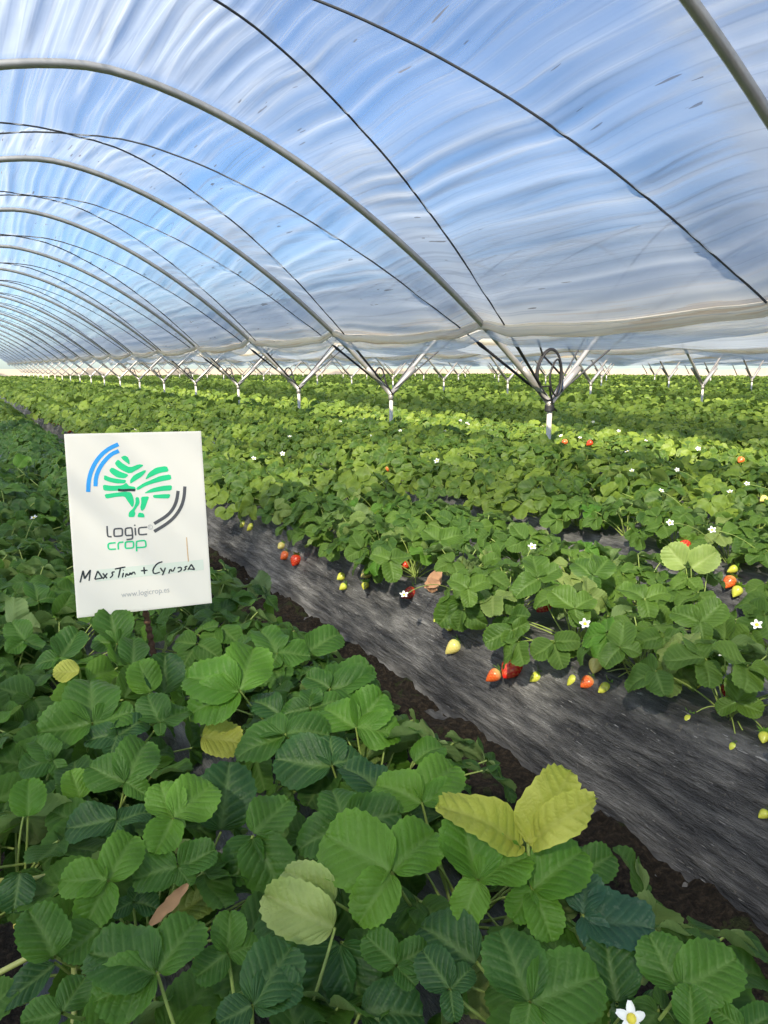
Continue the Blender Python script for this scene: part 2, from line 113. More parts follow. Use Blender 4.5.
# ------------------------------------------------------------------ materials
class NT:
    def __init__(self, name):
        self.m = bpy.data.materials.new(name); self.m.use_nodes = True
        self.t = self.m.node_tree; self.t.nodes.clear()
        self.out = self.t.nodes.new('ShaderNodeOutputMaterial')
    def n(self, ty, **kw):
        nd = self.t.nodes.new(ty)
        for k, v in kw.items():
            if k.startswith('i_'):
                key = k[2:]
                key = int(key) if key.isdigit() else key.replace('_', ' ')
                nd.inputs[key].default_value = v
            else: setattr(nd, k, v)
        return nd
    def l(self, a, b): self.t.links.new(a, b)
    def attr(self, name):
        return self.n('ShaderNodeAttribute', attribute_name=name).outputs['Fac']
    def math(self, op, a, b=None, clamp=False):
        nd = self.n('ShaderNodeMath', operation=op); nd.use_clamp = clamp
        for i, x in enumerate((a, b)):
            if x is None: continue
            if isinstance(x, (int, float)): nd.inputs[i].default_value = x
            else: self.l(x, nd.inputs[i])
        return nd.outputs[0]
    def mix(self, f, a, b, blend='MIX'):
        nd = self.n('ShaderNodeMix', data_type='RGBA', blend_type=blend)
        for key, x in ((0, f), (6, a), (7, b)):
            if isinstance(x, (int, float)): nd.inputs[key].default_value = x
            elif isinstance(x, tuple): nd.inputs[key].default_value = (*x[:3], 1)
            else: self.l(x, nd.inputs[key])
        return nd.outputs[2]
    def ramp(self, f, stops):
        nd = self.n('ShaderNodeValToRGB'); cr = nd.color_ramp
        while len(cr.elements) < len(stops): cr.elements.new(.5)
        for e, (p, c) in zip(cr.elements, stops):
            e.position = p; e.color = (*c, 1) if len(c) == 3 else c
        self.l(f, nd.inputs[0]); return nd.outputs[0]
    def noise(self, vec, scale, detail=4, rough=.55, **kw):
        nd = self.n('ShaderNodeTexNoise'); nd.inputs['Scale'].default_value = scale
        nd.inputs['Detail'].default_value = detail; nd.inputs['Roughness'].default_value = rough
        for k, v in kw.items(): nd.inputs[k].default_value = v
        if vec is not None: self.l(vec, nd.inputs['Vector'])
        return nd.outputs['Fac']
    def coord(self, which='Object', scale=(1, 1, 1)):
        tc = self.n('ShaderNodeTexCoord'); mp = self.n('ShaderNodeMapping')
        mp.inputs['Scale'].default_value = scale
        self.l(tc.outputs[which], mp.inputs[0]); return mp.outputs[0]
    def bump(self, h, strength=.3, dist=.01):
        nd = self.n('ShaderNodeBump'); nd.inputs['Strength'].default_value = strength
        nd.inputs['Distance'].default_value = dist; self.l(h, nd.inputs['Height']); return nd.outputs[0]
    def finish(self, sh): self.l(sh, self.out.inputs['Surface']); return self.m
    def pbsdf(self, color=None, rough=.5, metal=0.0, spec=.5, normal=None):
        b = self.n('ShaderNodeBsdfPrincipled')
        for key, x in (('Base Color', color), ('Roughness', rough), ('Metallic', metal), ('Specular IOR Level', spec), ('Normal', normal)):
            if x is None: continue
            if isinstance(x, tuple): b.inputs[key].default_value = (*x[:3], 1)
            elif isinstance(x, (int, float)): b.inputs[key].default_value = x
            else: self.l(x, b.inputs[key])
        return b

def simple(name, col, rough=.5, metal=0.0, var=.15, scale=30, spec=.5):
    N = NT(name); f = N.noise(N.coord('Object'), scale, 3)
    c = N.mix(f, tuple(x*(1-var) for x in col), tuple(min(1, x*(1+var)) for x in col))
    return N.finish(N.pbsdf(c, rough, metal, spec).outputs[0])

def leaf_mat(name, dark, light, pale=(.30, .40, .16), vein=(.33, .48, .14), trans=.28, use_obj=False, spots=.0, rough=.46):
    N = NT(name)
    t = N.attr('tint')
    if use_obj:
        oi = N.n('ShaderNodeObjectInfo').outputs['Random']
        t = N.math('ADD', N.math('MULTIPLY', t, .35), N.math('MULTIPLY', oi, .65))
    base = N.mix(t, dark, light)
    nz = N.noise(N.coord('Object'), 26, 4, .6)
    ret = N.n('ShaderNodeTexVoronoi', feature='DISTANCE_TO_EDGE'); ret.inputs['Scale'].default_value = 160; N.l(N.coord('Object'), ret.inputs['Vector'])
    net = N.math('MULTIPLY', N.math('SUBTRACT', .25, ret.outputs['Distance'], True), 1.6)
    base = N.mix(N.math('MULTIPLY', N.math('SUBTRACT', nz, .42, True), 1.3, True), base, tuple(x*.55 for x in dark))
    v = N.attr('vein')
    base = N.mix(N.math('MULTIPLY', v, .25), base, vein)
    e = N.attr('edge')
    base = N.mix(N.math('MULTIPLY', e, .25), base, tuple(min(1, x*1.5) for x in light))
    if spots:
        sp = N.noise(N.coord('Object'), 90, 3, .7)
        base = N.mix(N.math('MULTIPLY', N.math('GREATER_THAN', sp, .62), spots), base, (.45, .5, .35))
    bf = N.n('ShaderNodeNewGeometry').outputs['Backfacing']
    col = N.mix(N.math('MULTIPLY', bf, .75), base, pale)
    hn = N.math('SUBTRACT', N.math('MULTIPLY', nz, .5), N.math('ADD', N.math('MULTIPLY', v, .6), N.math('MULTIPLY', net, .55)))
    b = N.pbsdf(col, rough, 0, .30, N.bump(hn, .40, .004))
    tr = N.n('ShaderNodeBsdfTranslucent')
    N.l(N.mix(.55, col, (.30, .52, .06)), tr.inputs[0])
    mx = N.n('ShaderNodeMixShader'); mx.inputs[0].default_value = trans
    N.l(b.outputs[0], mx.inputs[1]); N.l(tr.outputs[0], mx.inputs[2])
    return N.finish(mx.outputs[0])

M = {}
M['leaf_near'] = leaf_mat('near leaf green', (.024, .076, .011), (.085, .195, .020), use_obj=True)
M['leaf_g'] = leaf_mat('leaf green', (.030, .098, .013), (.080, .190, .020))
M['leaf_b'] = leaf_mat('leaf bright green', (.075, .205, .018), (.150, .300, .032), trans=.34)
M['leaf_d'] = leaf_mat('leaf dark green', (.015, .060, .015), (.036, .105, .022), trans=.2)
M['leaf_t'] = leaf_mat('leaf teal green', (.016, .062, .034), (.036, .105, .058), spots=.10, vein=(.2, .3, .15))
M['leaf_p'] = leaf_mat('leaf pale underside', (.26, .36, .085), (.40, .48, .14), pale=(.42, .5, .18), vein=(.5, .55, .22))
M['leaf_pp'] = leaf_mat('leaf faded', (.14, .22, .045), (.26, .33, .09), pale=(.3, .37, .12), vein=(.4, .45, .18))
M['leaf_y'] = leaf_mat('leaf yellowing', (.46, .48, .06), (.58, .58, .11), pale=(.58, .58, .15), vein=(.62, .62, .2), trans=.4)
M['leaf_y2'] = leaf_mat('leaf olive', (.13, .19, .03), (.2, .25, .05), vein=(.3, .3, .1))
M['leaf_r'] = leaf_mat('leaf with painted sunlight', (.040, .102, .014), (.125, .215, .026), use_obj=True)  # yellower green paints in the sunlight; the sign bed keeps cooler greens
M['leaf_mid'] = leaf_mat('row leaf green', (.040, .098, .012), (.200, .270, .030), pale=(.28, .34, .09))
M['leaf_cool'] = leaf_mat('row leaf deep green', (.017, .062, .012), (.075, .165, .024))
M['stem'] = simple('stem yellow green', (.30, .38, .09), .5, var=.25, scale=40)
M['stem_red'] = simple('runner stem', (.34, .36, .10), .5, var=.25, scale=40)
M['steel'] = simple('galvanised steel', (.47, .45, .42), .42, .55, .22, 18)
M['steel_w'] = simple('weathered pale post', (.62, .57, .49), .55, .15, .2, 14)
M['steel_d'] = simple('dull steel', (.30, .285, .265), .5, .5, .3, 16)
M['rope'] = simple('dark rope', (.05, .052, .058), .8, 0, .3, 60)
M['knot'] = simple('black rubber tie', (.015, .015, .017), .6, 0, .3, 60)
M['white'] = simple('white board', (.78, .74, .66), .42, 0, .03, 6)
M['edge'] = simple('board edge', (.62, .58, .52), .6)
M['green'] = simple('emblem green', (.012, .60, .235), .5, 0, .03)
M['blue'] = simple('print blue', (.025, .33, .80), .5, 0, .03)
M['grey'] = simple('print dark grey', (.085, .085, .09), .5, 0, .03)
M['lgrey'] = simple('print light grey', (.42, .42, .42), .5, 0, .03)
M['ink'] = simple('marker ink', (.02, .026, .03), .5, 0, .1)
M['tint'] = simple('pale green strip', (.66, .71, .61), .5, 0, .03)
M['rust'] = None
M['stain'] = simple('rust stain', (.62, .40, .20), .7, 0, .25, 200)
M['petal'] = simple('white petal', (.88, .88, .84), .5, 0, .04)
M['pollen'] = simple('flower yellow', (.75, .62, .06), .6, 0, .2, 300)
M['calyx'] = simple('calyx green', (.17, .34, .05), .5, 0, .2)
M['dead'] = simple('dry brown leaf', (.50, .27, .15), .7, 0, .3, 60)
M['brown'] = simple('dry leaf strip', (.36, .20, .09), .7, 0, .3, 60)

def rust_mat():
    N = NT('rusty iron'); f = N.noise(N.coord('Object'), 90, 5)
    c = N.ramp(f, [(.3, (.07, .035, .025)), (.55, (.17, .085, .05)), (.75, (.30, .17, .10))])
    return N.finish(N.pbsdf(c, .8, 0, .3, N.bump(f, .5, .004)).outputs[0])
M['rust'] = rust_mat()

def berry_mat(name, stops, seed=(.75, .6, .15)):
    N = NT(name)
    f = N.attr('ripe'); nz = N.noise(N.coord('Object'), 35, 3)
    c = N.ramp(N.math('ADD', f, N.math('MULTIPLY', N.math('SUBTRACT', nz, .5), .35)), stops)
    s = N.attr('seed')
    c = N.mix(N.math('MULTIPLY', s, .28), c, seed)
    b = N.pbsdf(c, .27, 0, .5)
    b.inputs['Subsurface Weight'].default_value = .12
    b.inputs['Subsurface Radius'].default_value = (.01, .004, .002)
    return N.finish(b.outputs[0])
M['ripe'] = berry_mat('ripe red', [(.0, (.62, .018, .010)), (.75, (.70, .03, .015)), (.95, (.75, .16, .05))])
M['dark_b'] = berry_mat('deep red', [(.0, (.38, .008, .018)), (.9, (.48, .015, .02))])
M['orange'] = berry_mat('half ripe orange', [(.0, (.75, .10, .02)), (.45, (.80, .26, .09)), (.9, (.75, .55, .2))])
M['pale_b'] = berry_mat('pale yellow unripe', [(.0, (.78, .66, .20)), (.9, (.66, .66, .22))], (.5, .42, .1))
M['green_b'] = berry_mat('unripe green', [(.0, (.62, .62, .08)), (.9, (.42, .55, .08))], (.45, .4, .08))

def mulch_mat():
    N = NT('black plastic mulch')
    g = N.coord('Object')
    st = N.coord('Object', (3.2, .5, 3.2))
    big = N.noise(g, 2.3, 5, .6)
    streak = N.noise(st, 9, 6, .68)
    fine = N.noise(g, 60, 4, .7)
    scr = N.noise(N.coord('Object', (9, .9, 9)), 14, 3, .75)
    dust = N.math('MULTIPLY', N.math('ADD', N.math('MULTIPLY', big, .55), N.math('MULTIPLY', streak, .75)), 1.0)
    c = N.ramp(dust, [(.46, (.020, .020, .022)), (.58, (.058, .056, .057)), (.70, (.145, .139, .134)), (.84, (.33, .315, .30))])
    sc = N.math('MULTIPLY', N.math('GREATER_THAN', scr, .66), .55)
    c = N.mix(sc, c, (.42, .41, .40))
    c = N.mix(N.math('MULTIPLY', N.math('GREATER_THAN', fine, .66), .3), c, (.30, .26, .21))
    h = N.math('ADD', N.math('MULTIPLY', streak, 1.0), N.math('MULTIPLY', fine, .15))
    rr = N.ramp(streak, [(.3, (.34,)*3), (.7, (.62,)*3)])
    return N.finish(N.pbsdf(c, rr, 0, .5, N.bump(h, .9, .025)).outputs[0])
M['mulch'] = mulch_mat()

def soil_mat():
    N = NT('dark soil')
    g = N.coord('Object')
    a = N.noise(g, 9, 6, .65); b = N.noise(g, 70, 5, .7)
    c = N.ramp(b, [(.28, (.008, .006, .005)), (.5, (.030, .022, .015)), (.66, (.075, .054, .036)), (.82, (.20, .155, .105))])
    c = N.mix(N.math('MULTIPLY', N.math('GREATER_THAN', a, .60), .6), c, (.045, .060, .018))
    h = N.math('ADD', a, N.math('MULTIPLY', b, .5))
    return N.finish(N.pbsdf(c, .92, 0, .2, N.bump(h, 1.0, .06)).outputs[0])
M['soil'] = soil_mat()

def film_mat(name, clear=1.0):
    """translucent greenhouse polythene: clear part, milky part, sheen"""
    N = NT(name)
    tc = N.n('ShaderNodeUVMap'); tc.uv_map = 'sheet'
    def uv(sc):
        mp = N.n('ShaderNodeMapping'); mp.inputs['Scale'].default_value = sc
        N.l(tc.outputs[0], mp.inputs[0]); return mp.outputs[0]
    fold = N.noise(uv((7, .22, 1)), 1.0, 5, .62, Distortion=.2)
    fold2 = N.noise(uv((26, .7, 1)), 1.0, 3, .6, Distortion=.15)
    dirt = N.noise(uv((1.3, .8, 1)), 1.2, 5, .65)
    veil = N.attr('veil'); hem = N.attr('hem')
    def ridge(n, k):      # crease lines of doubled film, fold highlights painted in, where noise crosses its middle
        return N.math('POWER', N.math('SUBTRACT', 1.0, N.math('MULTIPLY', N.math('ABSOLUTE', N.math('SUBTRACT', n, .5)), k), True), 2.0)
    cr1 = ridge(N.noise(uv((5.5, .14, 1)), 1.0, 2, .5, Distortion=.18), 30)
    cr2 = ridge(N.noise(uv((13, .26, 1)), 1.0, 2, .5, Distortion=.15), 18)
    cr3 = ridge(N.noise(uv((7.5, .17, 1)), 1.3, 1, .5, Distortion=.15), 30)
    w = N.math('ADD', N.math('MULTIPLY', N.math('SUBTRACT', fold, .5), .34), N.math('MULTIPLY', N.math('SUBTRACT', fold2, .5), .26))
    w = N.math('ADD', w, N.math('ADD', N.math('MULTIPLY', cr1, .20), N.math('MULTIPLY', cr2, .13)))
    w = N.math('ADD', w, N.math('MULTIPLY', N.math('SUBTRACT', dirt, .5), .30))
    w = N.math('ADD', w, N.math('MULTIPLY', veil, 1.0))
    w = N.math('MULTIPLY', w, clear)
    w = N.math('MAXIMUM', w, 0.0)
    lim = N.n('ShaderNodeClamp'); N.l(w, lim.inputs[0]); lim.inputs[1].default_value = .07; lim.inputs[2].default_value = .93
    w = N.math('MAXIMUM', lim.outputs[0], N.math('MULTIPLY', hem, .93))
    clean = N.mix(hem, (.60, .665, .755), (.95, .87, .71))
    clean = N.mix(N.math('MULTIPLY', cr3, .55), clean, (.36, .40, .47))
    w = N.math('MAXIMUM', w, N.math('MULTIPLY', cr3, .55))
    stn = N.noise(uv((22, .7, 1)), 1.0, 3, .6)
    clean = N.mix(N.math('MULTIPLY', N.math('MULTIPLY', hem, N.math('GREATER_THAN', stn, .56)), .55), clean, (.62, .42, .24))
    # mud streaks along the sheet
    sm = N.noise(uv((30, 3.0, 1)), .9, 2, .5)
    sel = N.noise(uv((1.1, .9, 1)), .8, 2, .5)
    mud = N.math('MULTIPLY', N.math('GREATER_THAN', sm, .69), N.math('GREATER_THAN', sel, .52))
    col = N.mix(N.math('MULTIPLY', mud, .75), clean, (.16, .13, .11))
    w = N.math('MAXIMUM', w, N.math('MULTIPLY', mud, .8))
    tp = N.n('ShaderNodeBsdfTransparent'); tp.inputs[0].default_value = (.90, .955, 1.0, 1)
    df = N.n('ShaderNodeBsdfDiffuse'); N.l(col, df.inputs[0])
    tl = N.n('ShaderNodeBsdfTranslucent'); N.l(col, tl.inputs[0])
    m1 = N.n('ShaderNodeMixShader'); m1.inputs[0].default_value = .62
    N.l(df.outputs[0], m1.inputs[1]); N.l(tl.outputs[0], m1.inputs[2])
    m2 = N.n('ShaderNodeMixShader'); N.l(w, m2.inputs[0]); N.l(tp.outputs[0], m2.inputs[1]); N.l(m1.outputs[0], m2.inputs[2])
    gl = N.n('ShaderNodeBsdfGlossy'); gl.inputs['Roughness'].default_value = .22
    m3 = N.n('ShaderNodeMixShader'); m3.inputs[0].default_value = .035
    N.l(m2.outputs[0], m3.inputs[1]); N.l(gl.outputs[0], m3.inputs[2])
    return N.finish(m3.outputs[0])
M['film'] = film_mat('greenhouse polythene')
M['berm'] = simple('pale windbreak', (.62, .52, .42), .8, 0, .2, 1.5)

# ------------------------------------------------------------------ camera, light, world
cam = bpy.data.cameras.new('camera'); co = bpy.data.objects.new('camera', cam); COL.objects.link(co)
yaw, pitch = math.radians(30), math.radians(11)
co.location = (0, 0, 1.0)
co.rotation_euler = (math.pi/2 - pitch, 0, -yaw)
cam.sensor_fit = 'VERTICAL'; cam.sensor_height = 36; cam.lens = 740/1024*36
cam.clip_start = .02; cam.clip_end = 400
scn.camera = co

SUN = nrm((-.56, -.50, .64))
sun = bpy.data.lights.new('sun', 'SUN'); sun.energy = 10.5; sun.angle = math.radians(1.6); sun.color = (1.0, .89, .71)
so = bpy.data.objects.new('sun', sun); COL.objects.link(so)
so.rotation_euler = Vector(SUN).to_track_quat('Z', 'Y').to_euler()

w = bpy.data.worlds.new('sky'); scn.world = w; w.use_nodes = True
wt = w.node_tree; wt.nodes.clear()
wo = wt.nodes.new('ShaderNodeOutputWorld'); bg = wt.nodes.new('ShaderNodeBackground')
sky = wt.nodes.new('ShaderNodeTexSky'); sky.sky_type = 'NISHITA'; sky.sun_disc = False
sky.sun_elevation = math.asin(SUN[2]); sky.sun_rotation = math.atan2(SUN[0], SUN[1]); sky.altitude = 100; sky.dust_density = .6; sky.ozone_density = 1.6
tintn = wt.nodes.new('ShaderNodeMix'); tintn.data_type = 'RGBA'; tintn.blend_type = 'MULTIPLY'; tintn.inputs[0].default_value = 1
wt.links.new(sky.outputs[0], tintn.inputs[6]); tintn.inputs[7].default_value = (.82, .98, 1.16, 1)
wt.links.new(tintn.outputs[2], bg.inputs[0]); bg.inputs[1].default_value = .165
wt.links.new(bg.outputs[0], wo.inputs[0])
scn.view_settings.view_transform = 'Standard'
scn.view_settings.look = 'None'
scn.view_settings.exposure = 0.08
scn.cycles.transparent_max_bounces = 40
scn.cycles.max_bounces = 8
scn.cycles.diffuse_bounces = 4
scn.cycles.sample_clamp_indirect = 6
# ------------------------------------------------------------------ ground and beds
def ground():
    mb = MB()
    xs = np.concatenate([[-40, -8, -3, -1], np.arange(-.2, .7, .1), np.arange(.7, 1.26, .018), [1.5, 2, 3, 6, 20, 60]])
    ys = np.concatenate([[-12, -3, 0], np.arange(.2, 4.5, .022), np.arange(4.6, 9, .15), [12, 20, 40, 75]])
    X, Y = np.meshgrid(xs, ys)
    Z = np.zeros_like(X)
    for i in range(len(ys)):
        for j in range(len(xs)):
            x, y = X[i, j], Y[i, j]
            if .68 < x < 1.27 and .2 < y < 9:
                Z[i, j] = .026*noise.noise((x*9, y*9, 0)) + .020*noise.noise((x*28, y*28, 3)) + .012*noise.noise((x*60, y*60, 5)) - .004
    V = np.stack([X, Y, Z], -1).reshape(-1, 3)
    mb.add(V, gridF(len(ys), len(xs)))
    o = mb.build('ground', M['soil']); tag(o, kind='structure')
ground()

BED = [.36, 1.55, 2.65, 3.70, 4.75, 5.85, 6.95, 8.05, 9.15, 10.2]
def bed_h(dx):
    dx = abs(dx)
    if dx < .24: return .28
    if dx > .35: return 0.0
    return .28*(1 - ((dx-.24)/.11)**1.7)
BED_LABEL = ['black plastic mulch over the raised bed with the white sign',
 'dusty black plastic mulch over the raised bed beyond the bare soil furrow',
 'black plastic mulch of the second raised bed beyond the soil furrow',
 'black plastic mulch of the third raised bed, beside the nearest row of posts',
 'black plastic mulch of the first raised bed behind the nearest row of posts']
def bed(k, c):
    near = k < 3
    prof = [-.40, -.352, -.345, -.335, -.32, -.30, -.285, -.27, -.255, -.24, -.2, -.1, 0, .1, .2, .24, .255, .27, .285, .30, .32, .335, .345, .352, .40]
    if near:
        ys = np.concatenate([np.arange(-.3, 5, .03), np.arange(5, 12, .12), np.arange(12, 58, 1.0)])
    else: ys = np.concatenate([np.arange(0, 14, .25), np.arange(14, 58, 2.0)])
    if near:
        prof = np.interp(np.linspace(0, 1, 49), np.linspace(0, 1, len(prof)), prof)
    V = []
    for y in ys:
        for p in prof:
            h = bed_h(p); x = p
            side = 1.0 if abs(p) > .24 else .35
            n1 = noise.noise((c*3 + p*4, y*1.1, 1.0)); n2 = noise.noise((p*16 + c, y*2.4, 4.0)); n3 = noise.noise((p*35, y*7, 8.0 + c))
            d = side*(.020*n1 + .016*n2 + .006*n3)
            d += side*.014*math.sin(y*5 + p*60 + 4*n1)*max(0, n2 + .2)
            x += d*(1 if p > 0 else -1); h += .010*n2 + .006*n3 + .008*n1
            if abs(p) > .35: h = -.02
            V.append((c + x, y, h))
    mb = MB(); mb.add(V, gridF(len(ys), len(prof)))
    o = mb.build('mulch_film', M['mulch'])
    if k < 5: tag(o, BED_LABEL[k], 'mulch film', 'black mulch films over the raised beds')
    else: tag(o, 'black plastic mulch of the %s raised bed behind the nearest row of posts' % ordinal(k-3), 'mulch film', 'black mulch films over the raised beds')
for k, c in enumerate(BED[:6]): bed(k, c)

def wall(name, pts, h):
    mb = MB(); V = []; n = 120
    P = np.array([(np.interp(t, np.linspace(0, 1, len(pts)), [p[0] for p in pts]), np.interp(t, np.linspace(0, 1, len(pts)), [p[1] for p in pts])) for t in np.linspace(0, 1, n)])
    for q, (x, y) in enumerate(P):
        hh = h*(1 + .12*noise.noise((x*.3, y*.3, 0)))
        V += [(x, y, -.05), (x+.03*math.sin(q), y, hh*.6), (x, y, hh)]
    mb.add(V, gridF(n, 3)); o = mb.build(name, M['berm']); tag(o, kind='structure')
wall('windbreak', [(-12, 58.5), (50, 58.5)], .95)
wall('windbreak', [(48, 0), (48, 58.4)], .95)

# ------------------------------------------------------------------ tunnels: hoops, posts, covers, ropes
HALF, WID, APEX, SP, Y0 = 3.32, 6.64, 2.66, 2.52, 4.55
FOOT_Z = .72
def arch(dx): return APEX - .262*np.abs(dx)**1.66*(APEX-FOOT_Z)/1.92
def line_x(j): return 4.17 + WID*j
def line_y(j, n): return Y0 + SP*n + 1.07*max(j, 0) - (.18 if j == 0 and n == -1 else 0)
HDZ = {-1: -.02, 0: -.07, 1: .03, 2: .07, 3: .02}

def hoop_mesh(j, r, first, dz=0.0):
    dxs = np.linspace(-HALF, HALF, 56 if j == 0 else 30)
    sk = 0 if j == 0 else 1.07/WID
    P = [(dx, dx*sk, arch(dx) + dz*(1-(dx/HALF)**2)) for dx in dxs]
    if j == 0: P = [(-HALF-.02, 0, -.03), (-HALF-.012, 0, .45)] + P
    V, F = tube(P, r, 10 if j < 2 else 6)
    mb = MB(); mb.add(V, F)
    return mb.mesh('hoop', M['steel'] if j < 2 else M['steel_d'])

POLE_LABEL = ['nearest row of posts', 'second row of posts', 'third row of posts', 'fourth row of posts']
TUN = ['main tunnel', 'second tunnel', 'third tunnel', 'fourth tunnel', 'fifth tunnel']
def inview(x, y, m=3.0):
    a = math.degrees(math.atan2(x, y))
    return 2.6 - m < a < 57.5 + m

# posts -------------------------------------------------------------
def post_meshes(r, sides):
    mb = MB(); mb.add(*tube([(0, 0, -.02), (0, 0, .3), (.003, 0, .70)], r, sides)); pole = mb.mesh('pole', M['steel_w'])
    mb = MB(); mb.add(*tube([(0, 0, .655), (0, 0, .66), (0, 0, .715), (0, 0, .72)], [r*.6, r*1.3, r*1.3, r*.6], sides)); collar = mb.mesh('collar', M['steel_d'])
    sl = []
    for s in (-1, 1):
        q = [(s*t, 0, arch(HALF - t) ) for t in np.linspace(0.012, .30, 5)]
        mb = MB(); mb.add(*tube(q, r*1.3, sides)); sl.append(mb.mesh('sleeve', M['steel']))
    return pole, collar, sl
PM_near, PM_far = post_meshes(.021, 10), post_meshes(.021, 6)
for j in range(4):
    cnt = 0
    for n in range(-6, 22):
        x, y = line_x(j), line_y(j, n)
        if y > 57 or y < 1.2 or not inview(x, y, 1.5 if j else 9): continue
        if j == 3 and y > 40: continue
        cnt += 1
        t = empty('support_post', (x, y, 0), random.uniform(-.05, .05) if j else 0)
        lab = 'pale steel V-topped post, %s from the front in the %s' % (ordinal(cnt), POLE_LABEL[j])
        if j == 0 and n == 0: lab = 'pale steel V-topped post with a black cord coiled around its fork'
        if j == 0 and n == -1: lab = 'pale steel V-topped post at the right edge, nearest to the camera'
        tag(t, lab, 'post', 'steel posts between the tunnels')
        pole, collar, sl = PM_near if math.hypot(x, y) < 12 else PM_far
        link('pole', pole, t); 
        if math.hypot(x, y) < 32:
            link('collar', collar, t); link('sleeve', sl[0], t); link('sleeve', sl[1], t)

# hoops -------------------------------------------------------------
for j in range(5):
    xc = line_x(j) - HALF; cnt = 0; cache = {}
    for n in range(-6, 22):
        y = line_y(j, n) - (0 if j == 0 else .535)
        yl = line_y(j-1, n) if j else y
        if y > 57 or y < (1.5 if j == 0 else .5): continue
        if j and not (inview(line_x(j-1), yl, 1) or inview(line_x(j), line_y(j, n), 1)): continue
        if j >= 3 and y > 45: continue
        cnt += 1
        dz = HDZ.get(n, 0) if j == 0 else 0
        if dz not in cache: cache[dz] = hoop_mesh(j, .0235 if j == 0 else .021, n == 0, dz)
        o = link('tunnel_hoop', cache[dz]); o.location = (xc, y, 0)
        tag(o, 'curved grey steel hoop of the %s, %s from the front' % (TUN[j], ordinal(cnt)), 'hoop', 'steel hoops of the ' + TUN[j])

# covers ------------------------------------------------------------
HEM = 2.62
def rope_y(dx, n, which):            # rope in the bay between hoop n-1 (near) and hoop n (far)
    f = (dx + HALF)/(2*HALF)
    yn, yp = Y0 + SP*n, Y0 + SP*(n-1)
    return yp + (yn-yp)*f if which == 'A' else yn + (yp-yn)*f

def film_z(dx, y, j, amp=1.0):
    sk = 0 if j == 0 else 1.07*dx/WID
    base = line_y(j, 0) - (0 if j == 0 else .535) + sk
    u = (y - base)/SP; n = math.floor(u) + 1; t = u - math.floor(u)
    z = arch(dx) + .034
    if j == 0:
        a, b = HDZ.get(n-1, 0), HDZ.get(n, 0)
        z += (a + (b-a)*t)*(1-(dx/HALF)**2)
    e = abs(dx)/HEM
    bell = 4*t*(1-t)
    z -= bell*(.035 + .065*e**5)
    veil = .27 + .72*max(0, (abs(dx)-1.0)/1.5)**1.1 + (.12 if j else 0)
    if j == 0:
        yA, yB = rope_y(dx, n, 'A'), rope_y(dx, n, 'B')
        for yr in (yA, yB):
            z -= .035*math.exp(-((y-yr)/.22)**2)*min(1, bell*2)
        if y > max(yA, yB): veil += .24  # sky-lit brightness between ropes and far hoop, put into the veil
        if dx < .5: veil += .05
    wx = dx + .35*(t-.5)*noise.noise((dx*.9, n*3.1, 5.0 + j))
    ten = 1.0 if j else 1.25 - .75*min(1, max(0, (dx-.6)/1.2))
    p1 = noise.noise((wx*3.2, y*.17, 2.0 + j))
    p2 = 1 - 2.6*abs(noise.noise((wx*5.5, y*.20, 7.0 + j)))
    p3 = 1 - 2.6*abs(noise.noise((wx*11.0, y*.32, 9.0 + j)))
    z += amp*ten*(.030*p1 + .015*p2 + .010*p3)*min(1, bell*1.6 + .15)
    veil += .05*(p2 - .4) + .06*p1
    return z, veil

